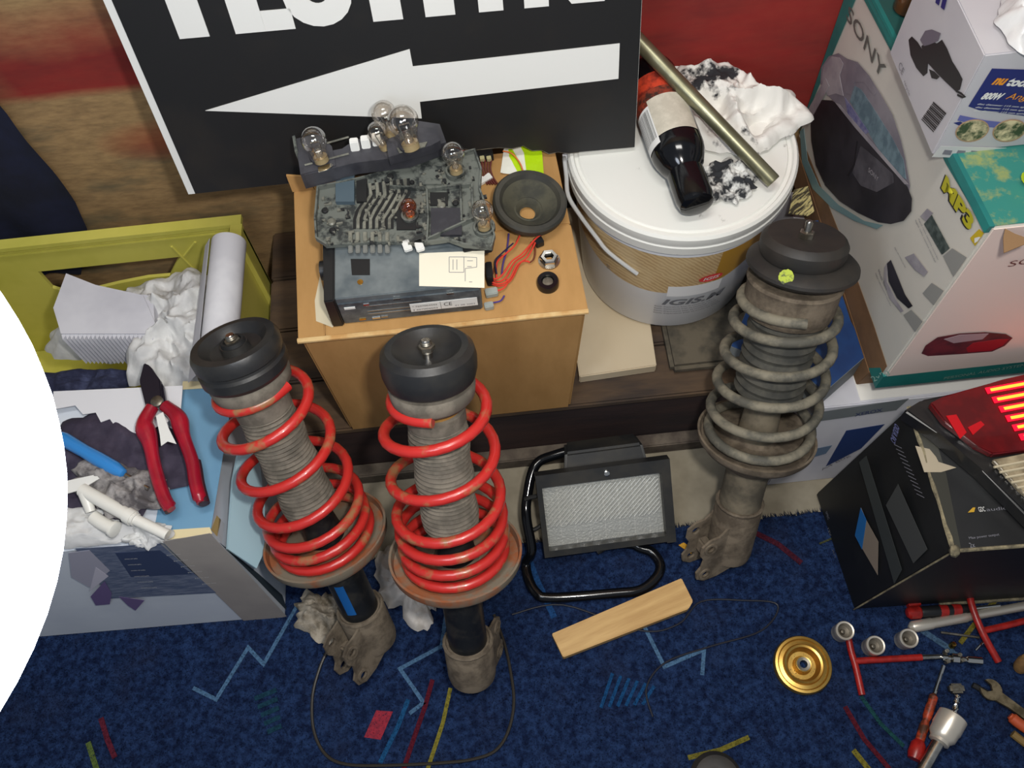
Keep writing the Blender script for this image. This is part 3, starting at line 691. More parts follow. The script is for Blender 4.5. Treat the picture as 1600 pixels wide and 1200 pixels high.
# ================================================================== ELECTRONICS ON THE BOX
m_rad = mat('scratched zinc casing', S(126, 134, 136), .4, .25, c2=S(84, 94, 100), scale=16, lo=.35, hi=.65, stretch=(1, 1, 1), bump=.1)
m_radd = mat('dark steel casing', S(98, 106, 110), .4, .25, c2=S(62, 70, 78), scale=30)
ra, rb = Z(528, 501, BT), Z(756, 497, BT)
RX0, RX1, RY0 = ra.x, rb.x, (ra.y+rb.y)/2+.004
RH = .052; RD = .155; RZ = BT+.0008
radio = thing('car_stereo', 'metal-cased car stereo unit with a cream wiring label lying on the cardboard box', 'stereo', ((RX0+RX1)/2, RY0+RD/2, BT))
obj('casing', bx(RX0+.008, RX1, RY0, RY0+RD, RZ, RZ+RH), m_rad, radio, bevel=.001)
obj('side_plate', bx(RX0+.009, RX1-.002, RY0-.0012, RY0+.0004, RZ+.001, RZ+RH-.010), m_radd, radio, bevel=.0004)
obj('front_panel', hexa([(RX0-.006, RY0-.004, RZ-.0004), (RX0+.008, RY0-.004, RZ-.0004), (RX0+.008, RY0+RD+.004, RZ-.0004), (RX0-.010, RY0+RD+.004, RZ-.0004), (RX0-.004, RY0-.004, RZ+RH+.003), (RX0+.008, RY0-.004, RZ+RH+.003), (RX0+.008, RY0+RD+.004, RZ+RH+.003), (RX0-.008, RY0+RD+.004, RZ+RH+.003)]), M['black'], radio, bevel=.0015)
obj('knob', cyl((RX0-.008, RY0+.06, RZ+.028), (RX0-.014, RY0+.06, RZ+.028), .012, 24), M['black'], radio, bevel=0)
def rt(x, y): return Z(x, y, RZ+RH)
def rf(x, y): return Y(x, y, RY0-.0012)
m_cream = mat('cream label paper', S(226, 220, 200), .6)
lq = [rt(655, 447), rt(757, 450), rt(757, 392), rt(655, 396)]
cl = obj('wiring_label', plate(lq, (0, 0, 1), .0005), m_cream, radio, smooth=0, label='cream wiring label')
for (a_, b_) in (((702, 402), (725, 402)), ((702, 426), (725, 426)), ((702, 402), (702, 426)), ((725, 402), (725, 426)), ((725, 402), (745, 403)), ((745, 403), (745, 418)), ((727, 420), (745, 418)), ((727, 420), (727, 440)), ((730, 408), (739, 408)), ((730, 417), (737, 417)), ((708, 406), (708, 422)), ((714, 406), (714, 422)), ((733, 441), (738, 441))):
    obj('label_line', strip([rt(*a_)+V((0, 0, .0007)), rt(*b_)+V((0, 0, .0007))], (0, 0, 1), .0007, .0001), M['greyink'], cl, smooth=0)
f0 = rf(641, 487)
z0, z1 = rf(641, 487).z, rf(641, 487).z+.016; x0_, x1_ = rf(641, 480).x, rf(746, 470).x
sl_ = obj('serial_label', bx(x0_, x1_, RY0-.0018, RY0-.0012, z0, z1), M['white'], radio, smooth=0, label='white serial number label')
for i, (s_, a_, b_, h_) in enumerate((('* 7607004503', .03, .40, .0030), ('3 607004503', .03, .40, .0028))):
    text('label_text', s_, (x0_+(x1_-x0_)*a_, RY0-.0018, z0+.0095-i*.007), (x0_+(x1_-x0_)*b_, RY0-.0018, z0+.0095-i*.007), (0, 0, 1), (0, -1, 0), h_, M['ink'], sl_)
text('label_text', 'CE', (x0_+(x1_-x0_)*.50, RY0-.0018, z0+.006), (x0_+(x1_-x0_)*.62, RY0-.0018, z0+.006), (0, 0, 1), (0, -1, 0), .007, M['ink'], sl_)
text('label_text', '01 08 2003', (x0_+(x1_-x0_)*.66, RY0-.0018, z0+.003), (x0_+(x1_-x0_)*.96, RY0-.0018, z0+.003), (0, 0, 1), (0, -1, 0), .003, M['greyink'], sl_)
obj('label_divider', bx(x0_+(x1_-x0_)*.45, x0_+(x1_-x0_)*.455, RY0-.0020, RY0-.0018, z0, z1), M['ink'], sl_, smooth=0)
for (u, v, w_, h_, mm) in ((.02, .6, .08, .1, 'white'), (.17, .68, .04, .08, 'chrome'), (.40, .78, .05, .06, 'steel'), (.80, .78, .05, .06, 'steel'), (.10, .1, .05, .09, 'brass'), (.20, .1, .06, .08, 'chrome'), (.27, .12, .05, .07, 'steel')):
    xa = RX0+.012+(RX1-RX0-.02)*u
    obj('casing_tab', bx(xa, xa+w_*.16, RY0-.0022, RY0-.001, RZ+RH*v, RZ+RH*(v+h_*.7)), M[mm], radio, smooth=0)
for zz in (.42, .62, .30):
    obj('casing_groove', bx(RX0+.04, RX1-.07, RY0-.0017, RY0-.001, RZ+RH*zz, RZ+RH*zz+.0009), M['steel'], radio, smooth=0)
obj('top_recess', plate([rt(548, 405), rt(578, 405), rt(578, 430), rt(550, 430)], (0, 0, 1), .0006), M['black'], radio, smooth=0)
obj('screw', lathe([(.0035, 0), (.0035, .0012), (0, .0015)], rt(563, 441), (0, 0, 1), 16), M['brass'], radio)

# ---- bulb holders
m_bd = mat('grey bulb holder plastic', S(100, 104, 98), .5, c2=S(44, 48, 48), scale=55, lo=.48, hi=.6, bump=.4)
m_bd2 = mat('dark grey bulb holder', S(66, 66, 72), .4, c2=S(48, 48, 54), scale=20)
m_trk = mat('bare contact track', S(136, 136, 124), .45, .2, c2=S(96, 96, 88), scale=50)
m_gl = glass('bulb glass', (.97, .93, .88, 1), base=.10); m_gla = glass('amber bulb glass', (.95, .42, .12, 1))
def bulb(p, axis, r, label, cat='bulb', amber=False, group='glass bulbs in the holders'):
    p = V(p); t = thing('light_bulb', label, 'bulb', p)
    a = V(axis).normalized(); nk = r*.62
    prof = [(nk, 0), (nk*1.02, r*.35), (r*.8, r*.85)]
    for k in range(0, 11):
        q = radians(-35+k*12.5); prof.append((r*cos(q), r*1.45+r*sin(q)))
    prof.append((0, r*2.45))
    obj('glass', lathe(prof, p, a, 28, cap=False), m_gla if amber else m_gl, t, smooth=80)
    obj('cap', lathe([(nk*.8, -r*.5), (nk*.9, -r*.45), (nk*.9, 0), (nk*.8, r*.05), (0, r*.05)], p, a, 24), mat('pale bulb base', S(176, 156, 116), .35, .4) if 'pale bulb base' not in bpy.data.materials else bpy.data.materials['pale bulb base'], t)
    x, y, z = frame(a)
    bm = tube([p+z*0-x*r*.25, p+z*r*1.2-x*r*.35, p+z*r*1.25], .0005, 5)
    tube([p+x*r*.25, p+z*r*1.2+x*r*.35, p+z*r*1.25], .0005, 5, bm=bm)
    co = [p+z*(r*1.25)+x*(r*(-.35+.7*k/30))+y*(.0008*sin(k*1.6))+z*(.0008*cos(k*1.6)) for k in range(31)]
    tube(co, .0004, 4, bm=bm)
    obj('filament', bm, M['steel'], t)
    obj('glass_stem', lathe([(nk*.55, 0), (nk*.3, r*.5), (0, r*.7)], p, a, 12), glass('stem glass', base=.3), t)
    return t
# lower holder: a contact board lying on the stereo; built on its own tilted plane
HZ = BT+RH+.012
def hp_(x, y, z=HZ): return Z(x, y, z)
hold = thing('bulb_board', 'flat grey rear-lamp bulb board with metal tracks lying on the car stereo', 'bulb holder', hp_(640, 330, BT+RH+.001))
outl = [(497, 297), (560, 283), (640, 262), (690, 248), (742, 238), (752, 268), (750, 300), (762, 330), (774, 372), (770, 392), (725, 388), (700, 378), (660, 384), (600, 382), (560, 385), (510, 388), (494, 372), (494, 345), (500, 330)]
obj('board', plate([hp_(x, y, HZ-.006) for x, y in outl], (0, 0, 1), .006), m_bd, hold, bevel=0, smooth=25)
for nm_, pp in (('rib', [(498, 298), (494, 345), (496, 376), (512, 386)]), ('rib', [(497, 297), (560, 284), (640, 263), (742, 239), (752, 268), (750, 300)]), ('rib', [(750, 300), (760, 328), (773, 372), (768, 390), (725, 386), (702, 378), (664, 383)]), ('rib', [(668, 300), (670, 345), (668, 383)]), ('rib', [(668, 300), (720, 294), (722, 350)]), ('rib', [(610, 296), (664, 298)]), ('rib', [(722, 294), (738, 292), (740, 345), (668, 378)])):
    bmr = bmesh.new()
    P_ = [hp_(x, y, HZ) for x, y in pp]; strip(P_, (0, 0, 1), .0022, .007, bmr)
    obj(nm_, bmr, m_bd, hold, smooth=0)
# stepped tracks: six running down the middle-left
for i in range(6):
    o = i*11
    P_ = [hp_(578+o, 288-i*1.5, HZ), hp_(580+o, 306-i, HZ), hp_(564+o, 330, HZ), hp_(560+o-i*1.2, 343, HZ), hp_(560+o-i*1.2, 358, HZ)]
    obj('contact_track', strip(P_, (0, 0, 1), .0034, .0022), m_trk, hold, smooth=0)
for i in range(6):
    o = i*11.5
    c = hp_(548+o, 372, HZ)
    obj('terminal', cbox(c+V((0, 0, .002)), (1, 0, 0), (0, 1, 0), (0, 0, 1), .0042, .013, .004), m_trk, hold, bevel=.0006)
    c = hp_(548+o, 390, HZ-.006)
    obj('terminal_pin', cbox(c+V((0, 0, .001)), (1, 0, 0), (0, 1, 0), (0, 0, 1), .0055, .012, .003), mat('grey pin', S(128, 130, 126), .4, .3) if i == 0 else bpy.data.materials['grey pin'], hold, bevel=.0008)
for x in (636, 655):
    c = hp_(x, 384, HZ-.003)
    obj('connector_tab', cbox(c, (.97, .24, 0), (-.24, .97, 0), (0, 0, 1), .010, .015, .006), M['white'], hold, bevel=.001, label='white connector tab')
for (x, y, r) in ((518, 348, .0055), (508, 330, .004), (520, 361, .004), (700, 258, .003), (684, 278, .003), (644, 286, .003), (610, 277, .004), (690, 322, .005), (712, 318, .004), (704, 340, .004)):
    obj('rivet', lathe([(r, 0), (r, .002), (r*.7, .0035), (0, .0036)], hp_(x, y, HZ+.0002), (0, 0, 1), 16), m_trk if r > .0045 else M['blackmat'], hold)
for (x0, y0, x1, y1, h_, mm) in ((672, 302, 700, 322, .002, M['blackmat']), (674, 328, 722, 370, .004, m_bd2), (526, 275, 555, 320, .006, mat('blue-grey block', S(74, 90, 100), .5)), (558, 282, 574, 318, .004, M['blackmat']), (620, 330, 650, 360, .002, M['blackmat']), (655, 262, 690, 290, .003, m_bd)):
    a_, b_, c_, d_ = hp_(x0, y1, HZ), hp_(x1, y1, HZ), hp_(x1, y0, HZ), hp_(x0, y0, HZ)
    obj('moulded_block', plate([a_, b_, c_, d_], (0, 0, 1), h_), mm, hold, bevel=0, smooth=0)
obj('bulb_socket', lathe([(.010, 0), (.0105, .004), (.008, .005), (.0075, .001), (0, .001)], hp_(641, 338, HZ+.002), (0, 0, 1), 24), m_bd, hold)
obj('bulb_socket', lathe([(.013, 0), (.013, .006), (.0105, .006), (.010, .001), (0, .001)], hp_(757, 358, HZ), (0, 0, 1), 24), m_bd, hold)
obj('bulb_socket', lathe([(.012, 0), (.012, .008), (.0095, .008), (.009, .001), (0, .001)], hp_(712, 272, HZ), (0, 0, 1), 24), m_bd, hold)
obj('support_block', cbox(hp_(745, 385, HZ-.014), (1, .1, 0), (-.1, 1, 0), (0, 0, 1), .034, .016, .014), M['blackmat'], hold, bevel=.001)
obj('support_foot', bx(hp_(600, 300, HZ).x, hp_(700, 300, HZ).x, hp_(600, 290, HZ).y-.02, hp_(600, 290, HZ).y, BT+RH+.0012, HZ-.006), m_bd, hold, bevel=.001)
# countless tiny mouldings between the tracks
rng = random.Random(5); bmm = bmesh.new()
for i in range(150):
    x_ = rng.uniform(505, 762); y_ = rng.uniform(262, 384)
    if 520 < x_ < 578 and y_ < 322: continue
    if y_ < 300-(x_-497)*.22: continue
    c = hp_(x_, y_, HZ+.0012); w_, d_ = rng.uniform(.002, .009), rng.uniform(.0015, .005)
    if rng.random() < .5: w_, d_ = d_, w_
    cbox(c, (1, .1, 0), (-.1, 1, 0), (0, 0, 1), w_, d_, rng.uniform(.002, .005), bmm)
mo = obj('small_mouldings', bmm, mat('mottled moulding', S(112, 112, 102), .5, c2=S(30, 32, 34), scale=70, lo=.48, hi=.54), hold, smooth=0); mo['kind'] = 'stuff'
bmm = bmesh.new()
for i in range(7):
    o = i*11-6
    strip([hp_(578+o, 288-i*1.5, HZ+.0002), hp_(580+o, 306-i, HZ+.0002), hp_(564+o, 330, HZ+.0002), hp_(560+o-i*1.2, 343, HZ+.0002), hp_(560+o-i*1.2, 358, HZ+.0002)], (0, 0, 1), .0036, .0004, bmm)
obj('track_gap', bmm, M['blackmat'], hold, smooth=0)
# upper holder: bar bridging over the rear of the board
UZ = HZ+.010
up = thing('bulb_holder_bar', 'dark grey bulb holder bar with white tabs lying across the rear of the bulb board', 'bulb holder', Z(580, 250, UZ))
def uz(x, y, z=UZ): return Z(x, y, z)
obj('bar', plate([uz(*p) for p in ((478, 262), (482, 291), (560, 272), (640, 262), (700, 240), (690, 212), (650, 206), (640, 226), (560, 236), (540, 250))], (0, 0, 1), .020), m_bd2, up, bevel=0, smooth=25)
obj('end_housing', plate([uz(*p, UZ-.004) for p in ((470, 240), (478, 295), (532, 281), (526, 252), (508, 232))], (0, 0, 1), .026), m_bd2, up, smooth=25)
obj('end_plate', plate([uz(*p, UZ-.002) for p in ((466, 238), (470, 262), (474, 260), (470, 236))], (0, 0, 1), .028), m_bd, up, smooth=25)
obj('socket_block', plate([uz(*p, UZ+.016) for p in ((606, 232), (610, 258), (676, 240), (690, 232), (684, 212), (640, 214))], (0, 0, 1), .014), m_bd2, up, smooth=25)
for i in range(3):
    c = uz(556+i*17, 232-i*4, UZ+.018)
    obj('white_tab', hexa([c+V((-.0055, -.007, 0)), c+V((.0055, -.007, 0)), c+V((.0055, .004, 0)), c+V((-.0055, .004, 0)), c+V((-.005, -.003, .014)), c+V((.005, -.003, .014)), c+V((.005, .004, .015)), c+V((-.005, .004, .015))]), M['white'], up, bevel=.001)
obj('contact_spring', plate([uz(*p, UZ+.022) for p in ((497, 262), (498, 270), (512, 266), (521, 259), (518, 256))], (0, 0, 1), .0012), M['chrome'], up, smooth=0)
obj('contact_strip', plate([uz(*p, UZ+.031) for p in ((620, 232), (624, 240), (664, 230), (668, 222))], (0, 0, 1), .001), m_trk, up, smooth=0)
for pp in (((476, 258), (500, 252), (545, 240)), ((510, 224), (545, 214))):
    obj('contact_strip', tube([uz(*p, UZ+.023) for p in pp], .0012, 6), m_trk, up)
obj('bulb_collar', lathe([(.011, 0), (.011, .008), (.009, .009), (0, .009)], uz(500, 250, UZ+.020), (0, 0, 1), 24), m_bd2, up)
obj('bulb_collar', lathe([(.011, 0), (.011, .008), (.009, .009), (0, .009)], uz(638, 232, UZ+.028), (0, 0, 1), 24), m_bd2, up)
B1 = uz(500, 244, UZ+.032); bulb(B1, (-.1, .25, 1), .0155, 'clear glass bulb on the left end of the holder bar, in front of the sign')
B2 = uz(640, 222, UZ+.040); bulb(B2, (-.15, .4, 1), .0185, 'largest clear bulb, in the middle of the holder bar')
B3 = uz(610, 208, UZ+.033); bulb(B3+V((0, .006, 0)), (-.2, .35, 1), .0150, 'clear bulb directly behind and left of the largest bulb')
B4 = uz(600, 226, UZ+.024); bulb(B4, (-.3, .3, 1), .0125, 'small smoky bulb lowest in the cluster beside the three white tabs')
B5 = hp_(712, 262, HZ+.018); bulb(B5, (-.05, .25, 1), .0140, 'clear bulb at the rear right corner of the grey bulb board')
B6 = hp_(641, 334, HZ+.010); bulb(B6, (0, 0, 1), .0095, 'small amber bulb in the middle of the grey bulb board', amber=True)
B7 = hp_(756, 350, HZ+.014); bulb(B7, (0, .25, 1), .0130, 'clear bulb at the front right corner of the grey bulb board, by the speaker')

# speaker cone
spc = Z(828, 315, BT+.030)
spk = thing('speaker_cone', 'loose black round speaker cone with an open centre on the cardboard box', 'speaker', (spc.x, spc.y, BT))
san = V((.14, -.10, 1)).normalized()
obj('surround', lathe([(.034, -.002), (.0385, .004), (.044, .004), (.0465, .001), (.0465, -.006), (.0445, -.009), (.038, -.008), (.0335, -.004)], spc, san, 56, cap=False), mat('worn rubber surround', S(58, 56, 48), .6, c2=S(42, 42, 38), scale=20), spk)
obj('cone', lathe([(.0345, -.001), (.0335, -.002), (.018, -.016), (.0165, -.015), (.0145, -.0165), (.0105, -.026), (.0098, -.026), (.0100, -.027), (.0165, -.019), (.019, -.0185), (.0345, -.004)], spc, san, 48, cap=False), mat('dusty paper cone', S(74, 72, 58), .8, c2=S(52, 52, 44), scale=30), spk)
# nut and round cap
nc = Z(858, 408, BT)
nut = thing('steel_nut', 'shiny flanged steel nut on the box top in front of the speaker cone', 'nut', nc)
obj('nut_body', lathe([(.0062, .0), (.0115, .0), (.0115, .009), (.0100, .0105), (.0062, .0105)], nc+V((0, 0, .0005)), (0, 0, 1), 6, cap=False), M['chrome'], nut, smooth=20)
obj('flange', lathe([(.0062, 0), (.0135, 0), (.0135, .002), (.0062, .0028)], nc+V((0, 0, .0003)), (0, 0, 1), 32, cap=False), M['steel'], nut)
kc = Z(856, 445, BT)
kn = thing('round_cap', 'round black cap with a metal centre on the box top below the nut', 'cap', kc)
obj('cap_ring', lathe([(.0135, 0), (.0138, .007), (.0125, .010), (.0075, .010), (.0068, .005), (0, .005)], kc+V((0, 0, .0004)), (0, 0, 1), 36), M['blackgloss'], kn)
obj('metal_centre', lathe([(.0065, .0054), (.0065, .0075), (.003, .008), (0, .0078)], kc, (0, 0, 1), 12), M['dullsteel'], kn)
# wiring loom
def zz(x, y, h=.003): return Z(x, y, BT+h)
loom = thing('wiring_loom', 'red and brown wiring loom running from the stereo towards the speaker cone', 'wires', zz(790, 430, 0))
cR, cB, cP, cK = mat('red wire', S(206, 60, 44), .45), mat('brown wire', S(104, 54, 34), .5), mat('violet wire', S(70, 54, 120), .5), mat('dark blue wire', S(22, 26, 60), .5)
cO = mat('orange wire', S(220, 120, 60), .45)
for pp, mm, h in (([(762, 432), (776, 440), (790, 434), (804, 410), (820, 398), (832, 380), (842, 369)], cR, .006), ([(762, 436), (778, 444), (796, 436), (808, 414), (822, 404), (830, 392), (840, 372)], cR, .009), ([(762, 440), (780, 447), (798, 438), (812, 412), (822, 408), (828, 410)], cR, .005), ([(762, 428), (774, 436), (786, 428), (800, 408), (816, 396), (836, 374), (846, 366)], cR, .012), ([(776, 436), (776, 412), (786, 400), (804, 384), (812, 368)], cR, .010), ([(776, 428), (774, 408), (784, 396), (802, 380)], cK, .012), ([(784, 430), (786, 412), (792, 390), (795, 365)], cP, .006), ([(828, 410), (834, 404), (836, 388), (830, 378)], cB, .005), ([(770, 428), (778, 404), (790, 398)], cB, .004), ([(768, 456), (784, 452), (792, 444), (792, 436)], cR, .006), ([(770, 473), (782, 470), (788, 462)], cP, .004)):
    obj('wire', tube(spl([zz(x, y, h) for x, y in pp], 5), .0011, 6), mm, loom)
obj('connector', cbox(zz(842, 378, .006), (.9, .3, 0), (-.3, .9, 0), (0, 0, 1), .011, .011, .010), M['black'], loom, bevel=.001)
obj('connector', cbox(zz(765, 428, .012), (1, 0, 0), (0, 1, 0), (0, 0, 1), .008, .022, .022), M['black'], loom, bevel=.001)
obj('connector', cbox(zz(768, 457, .006), (1, .1, 0), (-.1, 1, 0), (0, 0, 1), .015, .010, .008), mat('clear grey connector', S(150, 156, 150), .3), loom, bevel=.001, label='pale grey connector')
obj('connector', cbox(zz(764, 478, .005), (1, .1, 0), (-.1, 1, 0), (0, 0, 1), .011, .008, .008), bpy.data.materials['clear grey connector'], loom, bevel=.001, label='pale grey connector')
# scraps at the back of the box, under the sign
pk = thing('foil_packet', 'bright green and white printed packet lying under the sign edge', 'packet', zz(822, 252, 0))
q4 = [zz(782, 272, .001), zz(850, 278, .001), zz(846, 226, .001), zz(788, 230, .001)]
def pkb(nt, b):
    g = nt.nodes.new('ShaderNodeNewGeometry'); s_ = nt.nodes.new('ShaderNodeSeparateXYZ'); nt.links.new(g.outputs['Position'], s_.inputs[0])
    f = nmath(nt, 'GREATER_THAN', nmath(nt, 'SINE', nmath(nt, 'MULTIPLY', nmath(nt, 'ADD', s_.outputs[0], nmath(nt, 'MULTIPLY', s_.outputs[1], .3)), 300)), .2)
    f2 = nmath(nt, 'GREATER_THAN', s_.outputs[0], q4[0].x+.014)
    c = nmix(nt, nmath(nt, 'MULTIPLY', nmath(nt, 'MAXIMUM', f, nmath(nt, 'GREATER_THAN', s_.outputs[0], q4[0].x+.034)), f2), S(226, 226, 214), S(176, 214, 20)); nt.links.new(c, b.inputs['Base Color'])
bm = bmesh.new(); gg = []
for i in range(13):
    row = []
    for j in range(11):
        p = (q4[0].lerp(q4[1], i/12)).lerp(q4[3].lerp(q4[2], i/12), j/10); p.z += .0015+.004*abs(noise.noise(p*60))
        row.append(bm.verts.new(p))
    gg.append(row)
for i in range(12):
    for j in range(10): bm.faces.new((gg[i][j], gg[i+1][j], gg[i+1][j+1], gg[i][j+1]))
obj('wrapper', bm, poscol(mat('lime printed film', S(176, 214, 20), .35), pkb), pk)
tag(obj('orange_wire', tube(spl([zz(x, y, .009) for x, y in ((786, 236), (800, 240), (812, 254), (818, 270))], 5), .0010, 6), cO), 'thin orange wire lying over the green packet', 'wire')
cn = thing('wire_connector', 'black connector block with cream pins and dark red wires beside the rear bulb', 'connector', zz(755, 246, 0))
obj('housing', cbox(zz(755, 243, .006), (1, .08, 0), (-.08, 1, 0), (0, 0, 1), .026, .014, .012), M['blackmat'], cn, bevel=.001)
for i in range(3): obj('pin_block', cbox(zz(743+i*10.5, 248, .010), (1, .08, 0), (-.08, 1, 0), (0, 0, 1), .006, .006, .006), mat('cream pin', S(180, 172, 130), .5) if i == 0 else bpy.data.materials['cream pin'], cn, bevel=.0006)
for i in range(5): obj('wire', tube(spl([zz(748+i*5, 250, .008), zz(750+i*4, 262, .006), zz(754+i*4, 276, .003), zz(762+i*4, 288, .002)], 5), .0012, 6), mat('dark red wire', S(92, 34, 30), .5) if i == 0 else bpy.data.materials['dark red wire'], cn)
tag(obj('paper_scrap', plate([zz(744, 276, .001), zz(752, 290, .001), zz(770, 280, .001), zz(764, 272, .001), zz(756, 279, .001)], (0, 0, 1), .004), M['white'], smooth=0), 'small folded white paper scrap under the dark red wires', 'scrap')
tag(obj('red_wire_end', tube(spl([zz(722, 236, .012), zz(736, 238, .010), zz(750, 233, .008), zz(768, 231, .004)], 5), .0016, 6), cR), 'short red wire at the foot of the sign behind the connector', 'wire')

# ================================================================== WORK LAMP
la = thing('work_lamp', 'black floodlight work lamp with ribbed glass on a bent tube stand', 'lamp', (.11, .43, 0))
ln = V((.03, -.66, .75)).normalized(); lx = V((1, .02, 0)); lx = (lx-ln*lx.dot(ln)).normalized(); ly = ln.cross(lx).normalized()
if ly.z < 0: ly = -ly
# put the glass plane about 9 cm off the floor
Lp = CP+ray(945, 802)*((.075-HC)/ray(945, 802).z)
def lpl(x, y, n=0): return PLN(x, y, Lp, ln)+ln*n
fr4 = [lpl(850, 851), lpl(1033, 843), lpl(1042, 742), lpl(850, 752)]
cL = sum(fr4, V())/4
def lq_(u, v, n): return cL+lx*u+ly*v+ln*n
gw = (fr4[1]-fr4[0]).length/2; gh = (fr4[3]-fr4[0]).length/2
m_lb = mat('black enamel housing', S(32, 33, 34), .45, c2=S(48, 46, 42), scale=18)
# reflector tray behind the glass
obj('housing', hexa([lq_(-gw*.75, -gh*.7, -.055), lq_(gw*.75, -gh*.7, -.055), lq_(gw*.75, gh*.8, -.055), lq_(-gw*.75, gh*.8, -.055), lq_(-gw-.004, -gh-.004, -.010), lq_(gw+.004, -gh-.004, -.010), lq_(gw+.004, gh+.012, -.010), lq_(-gw-.004, gh+.012, -.010)]), m_lb, la, bevel=.003)
bm = bmesh.new()
for (u0_, u1_, v0_, v1_) in ((-gw-.008, -gw, -gh-.010, gh+.020), (gw, gw+.014, -gh-.012, gh+.020), (-gw, gw, gh, gh+.020), (-gw, gw, -gh-.010, -gh)):
    obox(lq_(u0_, v0_, -.012), lx*(u1_-u0_), ly*(v1_-v0_), ln*.020, bm)
obj('bezel', bm, m_lb, la)
m_ref = mat('dimpled aluminium reflector', S(206, 206, 200), .45, .55, bump=1, bscale=300, bdist=.001)
bm = bmesh.new(); n = 14; gg = []
for i in range(n+1):
    v = -gh+2*gh*i/n; d = -.009-.020*(1-(v/gh)**2)*0-.004
    gg.append([bm.verts.new(lq_(-gw, v, -.0092)), bm.verts.new(lq_(gw, v, -.0092))])
for i in range(n): bm.faces.new((gg[i][0], gg[i][1], gg[i+1][1], gg[i+1][0]))
obj('reflector', bm, m_ref, la)
# ribbed glass: eight convex flutes
m_fg = glass('ribbed lamp glass', (.96, .96, .95, 1), .10, .6, .15)
nf = 8
for i in range(nf):
    u0_, u1_ = -gw+2*gw*i/nf+.0006, -gw+2*gw*(i+1)/nf-.0006; bm = bmesh.new(); gg = []
    for k in range(7):
        t = k/6; u_ = u0_+(u1_-u0_)*t; h_ = .0016*sin(pi*t)
        gg.append([bm.verts.new(lq_(u_, v_, .001+h_)) for v_ in (-gh, gh)])
    for k in range(6): bm.faces.new((gg[k][0], gg[k+1][0], gg[k+1][1], gg[k][1]))
    obj('glass_flute', bm, m_fg, la, smooth=60)
# dimple ridges on the glass back: diagonal prisms
bm = bmesh.new()
for i in range(34):
    c0 = -gw*1.0+i*gw*2/24-.03
    p0_, p1_ = [c0, -gh*.35], [c0+.060, gh*.82]
    # clip to glass
    def clip(a_, b_):
        t0, t1 = 0, 1
        d = b_[0]-a_[0]
        for lim, s_ in ((-gw*.96, 1), (gw*.96, -1)):
            q = (lim-a_[0])/d
            if s_ == 1: t0 = max(t0, q)
            else: t1 = min(t1, q)
        return t0, t1
    t0, t1 = clip(p0_, p1_)
    if t1-t0 < .1: continue
    f = lambda t: lq_(p0_[0]+(p1_[0]-p0_[0])*t, p0_[1]+(p1_[1]-p0_[1])*t, -.004)
    tube([f(t0), f(t1)], .0010, 5, bm=bm)
pr_ = obj('glass_prisms', bm, mat('bright glass ridge', S(236, 236, 230), .2, .4), la); pr_['kind'] = 'stuff'
if 0: obj('halogen_tube', cyl(lq_(-gw*.6, .0, -.003), lq_(gw*.6, .0, -.003), .0028, 12), mat('frosted tube', S(230, 228, 220), .3), la)
obj('clamp_screw', lathe([(.0042, 0), (.0042, .004), (.002, .005), (0, .005)], lq_(.008, gh+.011, .008), ln, 14), M['chrome'], la)
# fins and terminal box behind/above
jb = obj('terminal_box', hexa([lq_(-.050, gh-.005, -.060), lq_(.072, gh-.005, -.060), lq_(.066, gh+.046, -.060), lq_(-.044, gh+.046, -.060), lq_(-.055, gh-.005, -.014), lq_(.078, gh-.005, -.014), lq_(.070, gh+.040, -.020), lq_(-.048, gh+.040, -.020)]), m_lb, la, bevel=.004)
for i in range(7): obj('cooling_fin', obox(lq_(-gw*.7+i*gw*.23, -gh*.5, -.066), lx*.003, ly*gh*1.2, ln*.014), m_lb, la)
# stand: floor loop in front, handle loop to the left and behind
R_ = .0078
fl_ = [Z(x, y, R_+cz+.001) for x, y in ((1000, 856), (1020, 864), (1032, 884), (1024, 904), (1000, 922), (960, 927), (860, 934), (838, 926), (826, 905), (822, 880))]
side = [lq_(-gw-.026, -gh+.0, -.006), lq_(-gw-.028, 0, -.012), lq_(-gw-.022, gh*.6, -.024), lq_(-gw-.004, gh+.020, -.040), lq_(-gw+.028, gh+.030, -.048), lq_(0, gh+.036, -.052), lq_(gw*.6, gh+.036, -.052)]
fl_b = [Z(x, y, R_+cz+.001) for x, y in ((985, 850), (940, 848), (900, 851))]
obj('stand_tube', tube(spl(fl_b[::-1]+fl_+side, 6), R_, 14), M['blackgloss'], la, label='glossy black bent tube stand')
obj('stand_arm', tube(spl([lq_(-gw-.027, -gh*.35, -.010), lq_(-gw-.018, -gh*.40, -.010), lq_(-gw-.006, -gh*.3, -.012)], 4), .0035, 8), M['blackmat'], la)
obj('stand_arm', tube(spl([lq_(-gw-.027, gh*.55, -.015), lq_(-gw-.018, gh*.60, -.014), lq_(-gw-.006, gh*.62, -.014)], 4), .0035, 8), M['blackmat'], la)
kb = Z(932, 862, .03)
obj('tilt_knob', cyl(lq_(0, -gh-.008, -.008), kb, .006, 16), M['blackmat'], la)
obj('rear_foot', tube(spl([lq_(gw*.6, -gh*.2, -.05), V((.16, .52, .02)), V((.16, .535, R_)), V((.05, .535, R_)), V((.03, .52, .02)), lq_(-gw*.6, -gh*.2, -.05)], 6), R_*.8, 10), M['blackmat'], la)

